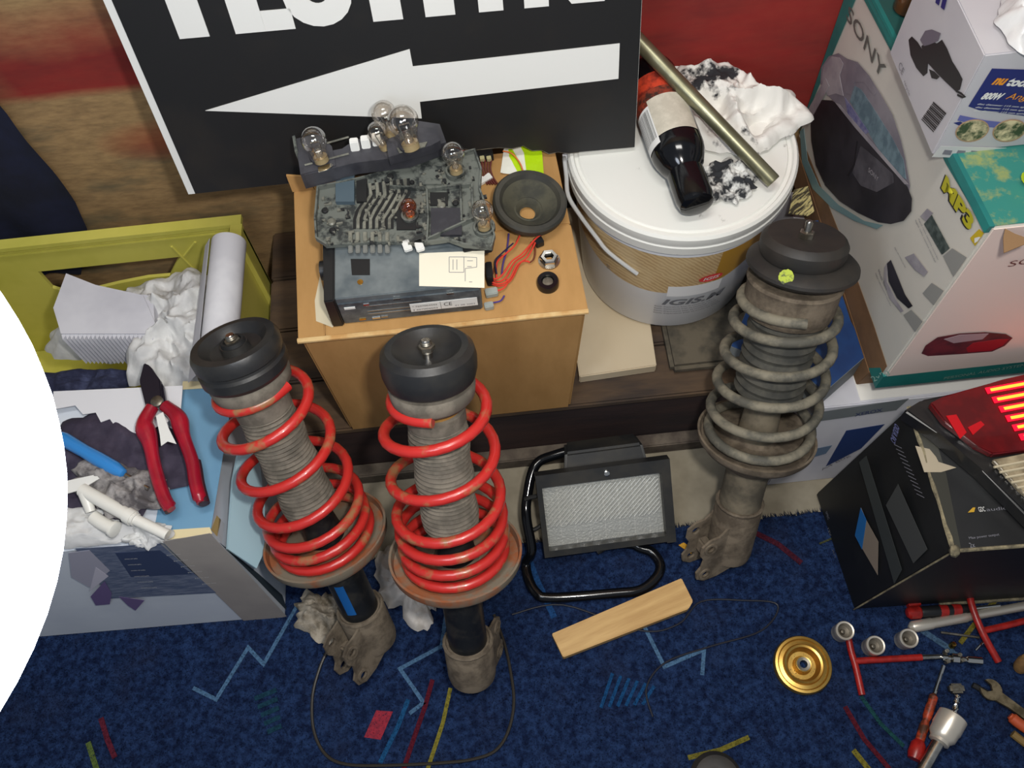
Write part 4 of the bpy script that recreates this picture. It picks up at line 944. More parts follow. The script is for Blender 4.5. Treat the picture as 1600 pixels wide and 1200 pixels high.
# ================================================================== FLOOR THINGS
m_wood = mat('planed pine', S(204, 166, 106), .6, c2=S(182, 142, 84), scale=9, lo=.35, hi=.65, stretch=(.8, 9, 1), rot=-.29, bump=.1)
wz = .0245
tw = [Z(862, 990, wz), Z(880, 1027, wz), Z(1076, 951, wz), Z(1083, 939, wz), Z(1065, 903, wz)]
bm = bmesh.new(); lo_ = [V((p.x, p.y, cz+.0008)) for p in tw]
plate(lo_, (0, 0, 1), wz-cz-.0008, bm)
tag(obj('wood_block', bm, m_wood, bevel=.0012), 'short pale pine offcut lying on the carpet in front of the work lamp', 'wood')
gc = Z(1254, 1039, cz+.006); gc = V((gc.x, gc.y, cz+.0008))
gd = thing('brass_pulley', 'gold-coloured round metal disc with a hollow centre on the carpet', 'disc', gc)
obj('disc', lathe([(.0075, .004), (.0075, .0105), (.011, .0115), (.0135, .001), (.0195, .001), (.024, .0125), (.027, .0135), (.029, .0095), (.034, .0085), (.036, .011), (.0395, .0105), (.0415, .006), (.041, .001), (.036, 0), (.008, 0)], gc, (0, 0, 1), 64, cap=False), mat('gold passivated steel', S(206, 170, 92), .36, .9, c2=S(188, 150, 76), scale=30), gd, smooth=50)
obj('hub', lathe([(.0055, 0), (.0055, .012), (.0095, .0125), (.0105, .009)], gc, (0, 0, 1), 32, cap=False), M['dullsteel'], gd)
def socket(x, y, lab, r=.0135, h=.024, up_=(0.05, -.05, 1)):
    p = Z(x, y, cz+h); p = V((p.x, p.y, cz+.001)); a_ = V(up_).normalized()
    t = thing('socket', lab, 'socket', p, 'wrench sockets standing on the carpet')
    obj('socket_body', lathe([(r*.88, 0), (r*.96, .001), (r*.96, h*.45), (r, h*.5), (r, h-.001), (r*.94, h), (r*.78, h-.0005), (r*.74, h-.014)], p, a_, 36, cap=False), mat('satin chrome', S(214, 206, 192), .32, .6) if 'satin chrome' not in bpy.data.materials else bpy.data.materials['satin chrome'], t)
    obj('drive_end', lathe([(r*.74, h-.0125), (r*.3, h-.0135), (r*.22, h-.009), (0, h-.008)], p, a_, 12, cap=False), mat('dark bore steel', S(96, 90, 80), .4, .6) if 'dark bore steel' not in bpy.data.materials else bpy.data.materials['dark bore steel'], t)
socket(1319, 984, 'chrome wrench socket standing above the T-handle bar, the nearest to the black box')
socket(1367, 1007, 'chrome wrench socket standing between two others, with a point inside')
socket(1419, 996, 'chrome wrench socket standing beside the end of the long extension bar')
m_sock = bpy.data.materials['satin chrome']
def ztool(x, y, h): return Z(x, y, cz+h)
t1 = thing('t_handle_wrench', 'red T-handle wrench with a jointed chrome end lying below the sockets', 'wrench', ztool(1337, 1032, 0))
obj('cross_bar', tube(spl([ztool(1326, 998, .007), ztool(1330, 1018, .006), ztool(1337, 1042, .006), ztool(1347, 1086, .006)], 6), .0048, 14), M['redpaint'], t1)
obj('stem', tube([ztool(1334, 1033, .006), ztool(1385, 1030, .006), ztool(1440, 1027, .006)], .0048, 14), M['redpaint'], t1)
obj('chrome_shaft', tube([ztool(1440, 1027, .006), ztool(1470, 1026, .006)], [.0042, .0036], 14), M['steel'], t1)
obj('universal_joint', lathe([(.003, 0), (.0065, .001), (.0065, .008), (.0035, .010), (.0035, .013), (.0075, .015), (.0075, .024), (.004, .026), (.004, .034), (.006, .036), (.006, .056), (0, .056)], ztool(1470, 1027, .008), ztool(1546, 1034, .008)-ztool(1470, 1027, .008), 20), M['chrome'], t1)
for x, y in ((1478, 1018), (1480, 1034), (1498, 1024), (1503, 1032)):
    obj('joint_lug', cbox(ztool(x, y, .010), (1, .2, 0), (-.2, 1, 0), (0, 0, 1), .006, .005, .012), M['dullsteel'], t1, bevel=.001)
t2 = thing('t_handle_wrench', 'red T-handle wrench at the right edge, lying across the long chrome bar', 'wrench', ztool(1537, 985, 0))
obj('cross_bar', tube(spl([ztool(1514, 905, .018), ztool(1517, 940, .020), ztool(1534, 986, .016), ztool(1560, 1034, .007)], 6), .0050, 14), M['redpaint'], t2)
obj('stem', tube([ztool(1534, 986, .014), ztool(1570, 978, .014), ztool(1640, 960, .012)], .0048, 14), M['redpaint'], t2)
eb = thing('extension_bar', 'long chrome extension bar lying under the right red T-handle', 'bar', ztool(1510, 967, 0))
ea, ee = ztool(1424, 980, .0075), ztool(1650, 938, .0075); ed = (ee-ea).length
obj('bar', lathe([(.003, -.004), (.0075, 0), (.0085, .002), (.0085, .030), (.0076, .032), (.0076, .082), (.0066, .084), (.0066, ed)], ea, ee-ea, 20), m_sock, eb)
b2 = thing('screwdriver', 'black and red screwdriver lying above the long chrome bar', 'screwdriver', ztool(1470, 953, 0))
sa, se = ztool(1416, 958, .011), ztool(1518, 951, .010); sdd = (se-sa)
L_ = sdd.length
obj('end_cap', lathe([(0, 0), (.006, .001), (.0095, .005), (.0095, .019), (.008, .021)], sa, sdd, 20), M['redpaint'], b2, label='red end cap')
obj('handle', lathe([(.0075, .020), (.0085, .024), (.0085, L_*.45), (.007, L_*.95), (.004, L_)], sa, sdd, 20), M['black'], b2)
for q in (.50, .70): obj('grip_ring', lathe([(.0088-.001*q, L_*q), (.0092-.001*q, L_*q+.002), (.0086-.001*q, L_*q+.012), (.007, L_*q+.013)], sa, sdd, 16), M['redpaint'], b2, label='red grip band')
obj('blade', cyl(se, ztool(1562, 946, .010), .0026, 12), M['chrome'], b2)
b3 = thing('allen_driver', 'chrome driver shaft poking out at the foot of the black box', 'driver', ztool(1520, 935, 0))
obj('shaft', cyl(ztool(1428, 942, .006), ztool(1552, 924, .008), .0026, 12), M['dullsteel'], b3)
obj('grip', cyl(ztool(1418, 946, .007), ztool(1436, 941, .007), .0055, 14), M['redpaint'], b3)
b4 = tag(obj('screw_bit', cyl(ztool(1524, 1016, .004), ztool(1537, 1002, .005), .0022, 10, r2=.0016), M['chrome']), 'tiny chrome bit beside the lower end of the right T-handle', 'bit')
tag(obj('small_bit', cyl(ztool(1470, 988, .004), ztool(1530, 996, .004), .0018, 10), M['dullsteel']), 'thin dull drill bit lying above the jointed wrench end', 'bit')
tag(obj('brass_fitting', lathe([(0, 0), (.004, 0), (.0048, .004), (.0035, .009), (0, .010)], ztool(1486, 1010, .001), (.2, .2, 1), 12), M['brass']), 'tiny brass fitting standing above the jointed wrench end', 'fitting')
b5 = thing('screwdriver', 'long screwdriver with an orange-red handle pointing up to the jointed wrench', 'screwdriver', ztool(1450, 1110, 0))
obj('blade', cyl(ztool(1474, 1040, .006), ztool(1459, 1086, .008), .0028, 10), M['chrome'], b5)
s0_, s1_ = ztool(1460, 1084, .0085), ztool(1428, 1186, .0095); LL = (s1_-s0_).length
obj('handle', lathe([(.0028, 0), (.006, .004), (.0062, LL*.35), (.0045, LL*.42), (.0066, LL*.5), (.006, LL*.72)], s0_, s1_-s0_, 18), mat('orange red handle', S(176, 62, 30), .4, c2=S(70, 40, 26), scale=70), b5)
obj('end_cap', lathe([(.006, LL*.72), (.0098, LL*.78), (.0105, LL*.92), (.0085, LL), (0, LL)], s0_, s1_-s0_, 18), M['redpaint'], b5, label='red end cap')
# big socket on a bar
b6 = thing('socket_wrench', 'large chrome socket on an extension bar at the bottom right', 'wrench', ztool(1450, 1160, 0))
s0_, s1_ = ztool(1490, 1118, .0205), ztool(1418, 1245, .0195); LL = (s1_-s0_).length; dd = (s1_-s0_)
obj('socket_head', lathe([(.012, .003), (.0165, 0), (.0195, .002), (.0195, .022), (.0185, .024), (.0180, .034), (.0135, .040), (.0135, .044), (.008, .046)], s0_, dd, 36), m_sock, b6)
obj('extension', lathe([(.0085, .040), (.0082, LL)], s0_, dd, 20), M['steel'], b6)
# drill-like chrome bit with head
b7 = thing('spiral_bit', 'chrome spiral bit with a dark knuckle head right of the orange-handled screwdriver', 'bit', ztool(1492, 1100, 0))
p_a, p_b = ztool(1496, 1086, .010), ztool(1490, 1128, .010)
obj('shank', cyl(p_a, p_b, .0028, 12), M['chrome'], b7)
xq, yq, zq = frame(p_b-p_a)
for k in range(2):
    obj('flute', tube([p_a+(p_b-p_a)*t/20+xq*.0032*cos(t*.7+k*pi)+yq*.0032*sin(t*.7+k*pi) for t in range(21)], .0014, 6), M['chrome'], b7)
obj('knuckle', cbox(ztool(1494, 1076, .010), (1, -.1, 0), (.1, 1, 0), (0, 0, 1), .020, .013, .013), M['dullsteel'], b7, bevel=.003)
obj('tip', cyl(p_b, ztool(1494, 1146, .006), .0022, 10, r2=.001), M['dullsteel'], b7)
# open-ended spanner
b8 = thing('spanner', 'worn open-ended spanner lying at the right edge', 'spanner', ztool(1570, 1090, 0))
so = ztool(1548, 1078, .012); sax = (ztool(1605, 1120, .012)-so).normalized(); say = V((0, 0, 1)).cross(sax).normalized()
ol = []
for k in range(13):
    q = radians(35+k*(290/12)+0); ol.append((.0145*cos(q+0)-.0, .0145*sin(q)))
ol = [(.0145*cos(radians(a_)), .0145*sin(radians(a_))) for a_ in range(-150, -24, 14)]+[(.03, -.006), (.085, -.0055), (.085, .0055), (.03, .006)]+[(.0145*cos(radians(a_)), .0145*sin(radians(a_))) for a_ in range(25, 152, 14)]+[(-.003, .006), (.002, 0), (-.003, -.006)]
me = holed(ol, [], so, sax, say, V((0, 0, 1)), .005)
obj('spanner_body', me, mat('worn steel', S(140, 126, 100), .45, .8, c2=S(90, 80, 60), scale=60), b8, smooth=20)
b9 = thing('pliers', 'pliers with an orange grip cut off by the right edge of the picture', 'pliers', ztool(1600, 1130, 0))
obj('grip', tube(spl([ztool(1578, 1118, .012), ztool(1592, 1130, .012), ztool(1625, 1152, .012), ztool(1660, 1175, .010)], 5), [.005]*2+[.0075]*14, 14), mat('orange grip', S(176, 76, 40), .5), b9)
obj('handle', tube(spl([ztool(1520, 1070, .006), ztool(1545, 1084, .006), ztool(1580, 1102, .008), ztool(1640, 1130, .008)], 5), .004, 10), M['blackmat'], b9)
obj('lower_grip', tube(spl([ztool(1582, 1146, .006), ztool(1600, 1160, .006), ztool(1640, 1190, .006)], 5), .0055, 10), mat('yellow brown grip', S(120, 96, 50), .6), b9)
tag(obj('brown_bottle_stopper', lathe([(0, 0), (.008, .001), (.010, .008), (.009, .022), (.006, .03), (0, .031)], ztool(1592, 1046, .002), (.1, .4, 1), 20), mat('brown rubber', S(110, 84, 50), .6, c2=S(140, 104, 60), scale=60)), 'small brown rubber stopper at the right edge beside the T-handle foot', 'stopper')
hb = Z(1118, 1218, cz); tag(obj('rubber_grommet', lathe([(.010, 0), (.034, .001), (.036, .006), (.030, .016), (.018, .020), (.010, .018)], (hb.x, hb.y, cz+.001), (0, 0, 1), 40, cap=False), M['rubberdusty']), 'dark dome-shaped rubber part cut off by the bottom edge', 'grommet')
# cable loop
def zc(x, y, h=.0035): return Z(x, y, cz+h)
cab = [zc(*p) for p in ((534, 966), (530, 990), (512, 1016), (498, 1048), (488, 1090), (490, 1140), (508, 1178), (540, 1194), (600, 1196), (690, 1192), (740, 1186), (775, 1172), (795, 1140), (803, 1095), (797, 1045), (788, 1005), (772, 960))]
tag(obj('black_cable', tube(spl(cab, 6), .0023, 8), mat('black flex', S(44, 40, 34), .35)), 'thin black cable looping on the carpet in front of the two red struts', 'cable')
cab = [zc(*p, .003) for p in ((800, 960), (880, 945), (1000, 985), (1060, 975), (1095, 940), (1160, 938), (1215, 945), (1190, 985), (1110, 1010), (1040, 1035), (1010, 1075), (1020, 1120))]
tag(obj('black_cable', tube(spl(cab, 6), .0014, 8), mat('dark navy flex', S(22, 24, 36), .5)), 'fine dark cord curling on the carpet right of the pine offcut', 'cord')
# rags under the strut feet
m_rw = mat('white rag', S(206, 200, 194), .95, c2=S(170, 160, 146), scale=30, lo=.5, hi=.75, bump=.5, bscale=50)
m_rd = mat('dirty rag', S(176, 166, 150), .95, c2=S(104, 94, 78), scale=40, lo=.4, hi=.65, bump=.6, bscale=50)
rg = Z(507, 962, 0); tag(obj('dirty_rag', cloth((rg.x, rg.y, cz+.001), .046, .032, .030, 3, rot=-.5, fold=30, edge=.5, nr=20, na=72), m_rd, smooth=60), 'crumpled grey-stained rag on the carpet left of the left strut foot', 'rag')
rg = Z(655, 945, 0); tag(obj('white_rag', cloth((rg.x-.006, rg.y+.025, cz+.001), .048, .070, .032, 9, rot=.5, fold=22, edge=.5, nr=22, na=72), m_rw, smooth=60), 'crumpled white rag on the carpet between the feet of the two red struts', 'rag')
# ================================================================== RIGHT-HAND STACK
SX, SY0, SZ0, SZ1 = .487, .512, .268, .622
def top(y_): return SZ1-(y_-.506)*.083
m_sony = mat('printed white carton', S(204, 200, 190), .55, c2=S(196, 194, 186), scale=3)
m_teal = mat('teal print', S(34, 124, 118), .5, c2=S(28, 104, 102), scale=6)
def X_(x, y, off=0): return X(x, y, SX)+V((-off, 0, 0))
NX = V((-1, 0, 0)); NY = V((0, -1, 0)); NZ = V((0, 0, 1))
ra_ = thing('radio_carton', 'large white and teal carton printed with a radio picture, on the right-hand stack', 'box', (.63, .73, SZ0))
obj('carton_body', hexa([(SX, SY0, SZ0), (.80, SY0, SZ0), (.80, .953, SZ0), (SX, .953, SZ0), (SX+.002, SY0-.006, SZ1), (.80, SY0-.006, SZ1), (.80, .953, top(.953)), (SX+.002, .953, top(.953))]), m_sony, ra_, bevel=.002)
def fx(x, y, o=.0012):
    p = X(x, y, SX); t = (p.z-SZ0)/(SZ1-SZ0); p = X(x, y, SX+.002*t-o); p.y = min(max(p.y, SY0-.004), .952); p.z = min(max(p.z, SZ0+.001), top(p.y)-.0005); return p
def dx_band():
    q = [fx(*p, .0008) for p in ((1236, 180), (1240, 188), (1262, 238), (1330, 410), (1366, 510), (1386, 572))]
    lo = [V((p.x, p.y, SZ0+.001)) for p in (q[5], q[1])]
    return plate(q[1:]+lo, NX, .0004)
def dx(nm, pts, m, o=.0012, par=None): return obj(nm, plate([fx(*p, o) for p in pts], NX, .0003), m, par or ra_, smooth=0)
obj('bare_board_band', dx_band(), mat('bare brown board', S(132, 98, 66), .85, c2=S(112, 82, 54), scale=10), ra_, smooth=0)
dx('teal_border', [(1240, 188), (1250, 197), (1345, -20), (1318, -20)], m_teal)
dx('teal_border', [(1340, -20), (1352, -20), (1420, 105), (1490, 250), (1567, 398), (1556, 398), (1478, 255), (1408, 110)], m_teal)
def grad(m, c1, c2): return m
m_rdk = mat('printed dark radio', S(52, 50, 56), .5, c2=S(36, 35, 40), scale=8)
m_rgr = mat('printed grey radio', S(136, 132, 140), .5, c2=S(116, 112, 122), scale=12)
m_rlt = mat('printed pale grey', S(166, 162, 166), .5, c2=S(142, 138, 146), scale=18)
m_rbl = mat('printed blue panel', S(112, 136, 146), .5, c2=S(86, 108, 120), scale=60)
m_halo = mat('printed pale teal', S(120, 152, 156), .5)
dx('radio_print_halo', [(1250, 205), (1256, 200), (1262, 250), (1280, 290), (1310, 320), (1350, 345), (1380, 352), (1370, 358), (1335, 345), (1300, 325), (1270, 295), (1253, 255)], m_halo, .0014)
dx('radio_print_top', [(1282, 130), (1284, 105), (1295, 88), (1310, 83), (1324, 92), (1340, 97), (1358, 118), (1378, 150), (1395, 180), (1408, 220), (1415, 250), (1422, 290), (1420, 305), (1400, 295), (1370, 260), (1330, 205), (1310, 165), (1295, 150)], m_rgr, .0016)
dx('radio_print_top', [(1284, 125), (1288, 102), (1300, 88), (1312, 90), (1318, 100), (1312, 118), (1318, 150), (1306, 146), (1293, 150)], m_rlt, .0019)
dx('radio_print_panel', [(1336, 134), (1346, 140), (1372, 180), (1394, 215), (1412, 250), (1416, 280), (1400, 270), (1372, 232), (1328, 158)], m_rbl, .0019)
dx('radio_print_display', [(1320, 152), (1330, 166), (1358, 206), (1352, 210), (1325, 178)], mat('printed violet', S(94, 96, 140), .5, c2=S(130, 130, 160), scale=90), .0021)
dx('radio_print_slot', [(1322, 98), (1334, 97), (1356, 118), (1370, 145), (1366, 150), (1350, 128), (1336, 128), (1330, 148), (1322, 146)], m_rgr, .0022)
dx('radio_print_body', [(1272, 165), (1285, 156), (1300, 157), (1315, 166), (1330, 186), (1360, 225), (1390, 262), (1418, 292), (1425, 310), (1424, 330), (1412, 345), (1392, 350), (1372, 347), (1340, 332), (1312, 314), (1290, 290), (1275, 258), (1268, 220), (1267, 190)], m_rdk, .0024)
dx('radio_print_panel', [(1345, 228), (1372, 250), (1395, 272), (1396, 286), (1370, 300), (1345, 290), (1332, 270)], mat('printed mid grey', S(92, 90, 96), .5, c2=S(70, 68, 74), scale=20), .0027)
dx('radio_print_edge', [(1305, 160), (1312, 163), (1342, 198), (1420, 288), (1414, 288), (1335, 198)], m_rlt, .0029)
dx('radio_print_line', [(1339, 220), (1341, 221), (1336, 258), (1326, 275), (1324, 274), (1334, 256)], M['ink'], .0029)
for pts in ([(1252, 180), (1262, 196), (1296, 135), (1290, 122)],): dx('sticker_print', pts, m_rlt, .0025)
def ftext(s, a_, b_, h, m, nm='printed_text', bold=0, o=.0016):
    a_, b_ = fx(*a_, o), fx(*b_, o)
    return text(nm, s, a_, b_, (0, 0, 1), NX, h, m, ra_, bold)
a_ = fx(1325, 30); b_ = fx(1381, 128)
text('printed_text', 'SONY', fx(1322, 28, .0016), fx(1379, 127, .0016), NZ, NX, .019, mat('grey green print', S(92, 96, 92), .5), ra_, .01)
ftext('MP3', (1471, 294), (1515, 363), .018, mat('yellow print', S(178, 172, 40), .5), bold=.05, o=.0020)
ftext('MP3', (1469, 294), (1513, 364), .019, M['ink'], bold=.08, o=.0014)
dx('yellow_diamond', [(1516, 372), (1530, 358), (1546, 385), (1532, 404)], mat('yellow print', S(196, 170, 40), .5))
dx('yellow_diamond_disc', [(1523, 372), (1530, 370), (1535, 378), (1530, 384), (1523, 380)], M['white'], .002)
for pts, m in (([(1438, 338), (1449, 326), (1458, 333), (1447, 346)], m_rlt), ([(1444, 350), (1456, 336), (1484, 388), (1472, 398)], mat('printed dark display', S(56, 66, 64), .5, c2=S(86, 96, 92), scale=120)), ([(1474, 400), (1488, 388), (1526, 440), (1502, 462)], mat('printed grey strip', S(142, 142, 138), .5)), ([(1442, 458), (1456, 442), (1486, 484), (1474, 505), (1468, 500)], bpy.data.materials['printed grey strip']), ([(1412, 492), (1424, 484), (1450, 525), (1438, 540)], bpy.data.materials['printed grey strip']), ([(1386, 412), (1392, 406), (1402, 430), (1414, 460), (1426, 478), (1420, 482), (1402, 466), (1389, 440)], m_rdk), ([(1382, 418), (1388, 408), (1386, 440), (1400, 468), (1412, 486), (1408, 488), (1390, 466), (1381, 440)], m_rlt), ([(1414, 402), (1428, 396), (1450, 425), (1444, 432), (1430, 422)], m_rlt)):
    dx('product_print', pts, m, .0016)
for (a_, b_) in (((1430, 345), (1462, 412)), ((1435, 343), (1466, 408)), ((1368, 428), (1392, 480)), ((1398, 388), (1415, 420))):
    ftext('digital radio cassette recorder', a_, b_, .003, M['greyink'])
for (a_, b_) in (((1372, 425), (1385, 455)), ((1262, 190), (1284, 140))):
    ftext('Mega Bass', a_, b_, .006, M['greyink'])
ftext('SONY', (1357, 268), (1372, 284), .006, m_rlt, o=.003)
# end face (towards the camera)
def fy(x, y, o=.0018):
    o += .0012
    p = Y(x, y, SY0-.003); t = (p.z-SZ0)/(SZ1-SZ0); return Y(x, y, SY0-.006*t-o)
obj('end_face', hexa([(SX+.004, SY0-.0018, SZ0+.034), (.80, SY0-.0018, SZ0+.034), (.80, SY0+.001, SZ0+.034), (SX+.004, SY0+.001, SZ0+.034), (SX+.006, SY0-.0072, SZ1-.003), (.80, SY0-.0072, SZ1-.003), (.80, SY0-.004, SZ1-.003), (SX+.006, SY0-.004, SZ1-.003)]), mat('pinkish white print', S(226, 206, 196), .55), ra_, smooth=0)
obj('teal_band', hexa([(SX-.0012, SY0-.0012, SZ0+.0005), (.80, SY0-.0012, SZ0+.0005), (.80, SY0+.03, SZ0+.0005), (SX-.0012, SY0+.03, SZ0+.0005), (SX-.0010, SY0-.0018, SZ0+.034), (.80, SY0-.0018, SZ0+.034), (.80, SY0+.024, SZ0+.034), (SX-.0010, SY0+.012, SZ0+.034)]), m_teal, ra_, smooth=0)
def yt(s, a_, b_, h, m, o=.0022, bold=0): return text('printed_text', s, fy(*a_, o), fy(*b_, o), NZ, NY, h, m, ra_, bold)
yt('PERSONAL AUDIO SYSTEM', (1474, 593), (1600, 572), .008, mat('pale teal print', S(132, 168, 156), .5))
if 0: yt('MEGA BASS', (1466, 610), (1560, 596), .007, mat('dim teal print', S(84, 130, 122), .5))
text('printed_text', '2x50', fx(1366, 596, .0022)+V((0, 0, 0)), fy(1392, 585, .0022), NZ, V((-.7, -.7, 0)), .008, mat('pale teal lettering', S(132, 168, 156), .5), ra_)
def dy(nm, pts, m, o=.001): return obj(nm, plate([fy(*p, o) for p in pts], NY, .0003), m, ra_, smooth=0)
dy('radio_print_red', [(1440, 552), (1446, 540), (1465, 527), (1500, 521), (1540, 519), (1572, 522), (1582, 528), (1570, 540), (1550, 549), (1500, 553), (1450, 556)], mat('printed dark red', S(110, 40, 50), .5, c2=S(70, 34, 44), scale=30), .0012)
dy('radio_print_red', [(1510, 544), (1520, 536), (1560, 530), (1576, 530), (1566, 540), (1548, 548), (1512, 550)], mat('printed red', S(150, 26, 40), .5), .0016)
dy('radio_print_grey', [(1475, 530), (1500, 523), (1545, 521), (1535, 530), (1490, 536)], mat('printed greyish', S(160, 140, 146), .5), .0016)
yt('SONY', (1574, 417), (1660, 402), .011, mat('brown print', S(96, 60, 60), .5), .0012)
bm = hexa([(x_, y_, top(y_)-.009) for x_, y_ in ((SX-.0010, SY0-.0058), (SX+.004, SY0-.0058), (SX+.004, .952), (SX-.0002, .952))]+[(x_, y_, top(y_)+.0010) for x_, y_ in ((SX+.0004, SY0-.0058), (SX+.006, SY0-.0058), (SX+.006, .952), (SX+.0012, .952))])
obj('teal_border', bm, m_teal, ra_, smooth=0)
# top face print: teal with yellow blotches
def topb(nt, b):
    g = nt.nodes.new('ShaderNodeNewGeometry'); n = nnoise(nt, g.outputs['Position'], 26, 5, .7)
    nt.links.new(nmix(nt, nmath(nt, 'MULTIPLY', nmath(nt, 'SUBTRACT', n, .5), 8, True), S(50, 128, 118), S(140, 152, 96)), b.inputs['Base Color'])
obj('top_print', hexa([(x_, y_, top(y_)+o_) for o_ in (0, .0008) for x_, y_ in ((SX+.003, SY0-.005), (.80, SY0-.005), (.80, .70), (SX+.003, .70))]), poscol(mat('map print', S(64, 150, 138), .5), topb), ra_, smooth=0)
obj('top_print', hexa([(x_, y_, top(y_)+o_) for o_ in (0, .0008) for x_, y_ in ((SX+.003, .70), (.80, .70), (.80, .952), (SX+.003, .952))]), mat('dark teal top', S(34, 84, 80), .5), ra_, smooth=0)
obj('top_tear', plate([Z(x, y, SZ1+.001) for x, y in ((1567, 372), (1570, 358), (1585, 366), (1602, 372), (1602, 382), (1568, 396))], NZ, .001), mat('torn brown board', S(134, 104, 72), .9), ra_, smooth=0)
# brown tray box under it
tag(obj('cardboard_tray', hexa([(.4855, .545, .2142), (.78, .545, .2142), (.78, .955, .2142), (.4855, .955, .2142), (.4855, .535, .2675), (.78, .535, .2675), (.78, .955, .2675), (.4855, .955, .2675)]), mat('dull brown cardboard', S(132, 98, 66), .85, c2=S(112, 82, 54), scale=10), bevel=.001), 'flat brown cardboard box squeezed under the radio carton', 'box')
bz = .265
bf = thing('blue_folder', 'flat blue box with a grey edge lying behind the grey strut, under the brown cardboard', 'folder', (.43, .62, .2145))
def zb(x, y): p = Z(x, y, bz); return p
PB_ = [V((a_, b_, bz)) for a_, b_ in ((.31, .60), (.345, .578), (.395, .552))]+[zb(1288, 613), zb(1357, 553)]+[V((a_, b_, bz)) for a_, b_ in ((.4838, .62), (.4838, .80), (.42, .80), (.40, .75), (.365, .69))]
bm = plate([V((p.x, p.y, .2145)) for p in PB_], NZ, .0500)
obj('edge', bm, mat('grey board edge', S(122, 128, 130), .6), bf, smooth=0)
cen = sum(PB_, V())/len(PB_)
obj('cover', plate([V((p.x, p.y, 0)).lerp(V((cen.x, cen.y, 0)), .004)+V((0, 0, .2646)) for p in PB_], NZ, .0006), mat('blue cover', S(26, 66, 120), .5, c2=S(20, 52, 102), scale=10), bf, smooth=0)
# lower white and blue carton
m_wc = mat('white carton', S(206, 206, 212), .5, c2=S(184, 184, 194), scale=4)
wc = thing('white_carton', 'white carton with dark blue print on the floor behind the black box', 'box', (.56, .62, 0))
w8 = [V((.388, .487, .0)), V((.76, .487, .0)), V((.76, .90, .0)), V((.440, .90, .0)), V((.425, .515, .213)), V((.76, .515, .213)), V((.76, .90, .213)), V((.478, .90, .213))]
obj('carton_body', hexa(w8), m_wc, wc, bevel=.0015)
wn = (w8[1]-w8[0]).cross(w8[4]-w8[0]).normalized()
if wn.y > 0: wn = -wn
def wp(x, y, o=.0008): return PLN(x, y, w8[0], wn)+wn*o
obj('grey_band', plate([wp(*p) for p in ((1268, 645), (1420, 622), (1400, 640), (1262, 660))], wn, .0003), mat('grey band', S(110, 116, 118), .6), wc, smooth=0)
obj('blue_panel', plate([wp(*p) for p in ((1322, 672), (1382, 662), (1345, 700), (1290, 728))], wn, .0003), mat('dark blue print', S(38, 58, 106), .5), wc, smooth=0)
obj('blue_panel', plate([wp(*p) for p in ((1275, 700), (1300, 695), (1290, 708), (1262, 716))], wn, .0003), mat('slate blue print', S(96, 116, 140), .5), wc, smooth=0)
text('printed_text', 'XEROX', wp(1335, 650), wp(1378, 642), NZ, wn, .009, mat('navy print', S(50, 58, 96), .5), wc, .02)
text('printed_text', 'A4 80g', wp(1285, 735), wp(1330, 712), NZ, wn, .008, M['greyink'], wc)
obj('top_face', bx(.485, .755, .52, .895, .213, .2138), mat('lit white top', S(232, 230, 224), .5), wc, smooth=0)  # top coloured brighter than the sides for the light falling on it

# grinder carton
GX, GY0, GY1, GZ0, GZ1 = .466, .611, .764, .6145, .747
gcn = thing('grinder_carton', 'white carton with an angle grinder picture on top of the radio carton', 'box', (.6, .70, GZ0))
obj('carton_body', bx(GX, .74, GY0, GY1, GZ0, GZ1), mat('grey white carton', S(188, 186, 190), .5, c2=S(180, 178, 184), scale=4), gcn, bevel=.0012)
def gx(x, y, o=.0006): return X(x, y, GX-o)
def gy(x, y, o=.0006): return Y(x, y, GY0-o)
def dgx(nm, pts, m, o=.0006): return obj(nm, plate([gx(*p, o) for p in pts], NX, .0003), m, gcn, smooth=0)
def dgy(nm, pts, m, o=.0006): return obj(nm, plate([gy(*p, o) for p in pts], NY, .0003), m, gcn, smooth=0)
m_gk = mat('printed black tool', S(28, 28, 32), .5)
dgx('grinder_print', [(1420, 62), (1425, 57), (1434, 66), (1444, 82), (1450, 100), (1449, 114), (1443, 119), (1432, 106), (1423, 86)], m_gk)
dgx('grinder_print', [(1440, 72), (1452, 62), (1464, 68), (1472, 62), (1480, 76), (1488, 96), (1498, 112), (1504, 124), (1500, 140), (1494, 143), (1478, 128), (1466, 116), (1456, 105), (1446, 94)], m_gk, .0009)
dgx('grinder_print', [(1452, 108), (1460, 112), (1468, 120), (1464, 124), (1456, 122)], m_gk, .0009)
dgx('grinder_print', [(1438, 62), (1446, 48), (1456, 46), (1470, 52), (1466, 64), (1452, 70), (1444, 72)], mat('printed grey guard', S(104, 98, 110), .5), .0012)
obj('cord_print', strip([gx(*p, .001) for p in ((1494, 142), (1502, 146), (1508, 151), (1504, 152), (1496, 148))], NX, .002, .0003), m_gk, gcn, smooth=0)
for i in range(12):
    t = i/11; a0_ = (1437+t*26, 176-12*t+ 22*t); 
    x0_b, y0_b = 1460-t*18, 158+t*28
    obj('barcode_bar', strip([gx(1458-t*18, 160+t*26, .001), gx(1478-t*19, 178+t*28, .001)], NX, .0010+.0008*(i % 3 == 0), .0002), M['ink'], gcn, smooth=0)
text('printed_text', 'CE', gx(1404, 104, .001), gx(1410, 118, .001), NZ, NX, .008, M['greyink'], gcn)
text('printed_text', 'recycle', gx(1412, 130, .001), gx(1420, 152, .001), NZ, NX, .006, M['greyink'], gcn)
text('printed_text', '||', gx(1462, 4, .001), gx(1476, 16, .001), NZ, NX, .012, mat('navy blue print', S(34, 38, 104), .5), gcn, .05)
m_nv = bpy.data.materials['navy blue print']
dgy('blue_panel', [(1550, 107), (1640, 110), (1640, 186), (1530, 172), (1513, 166)], m_nv)
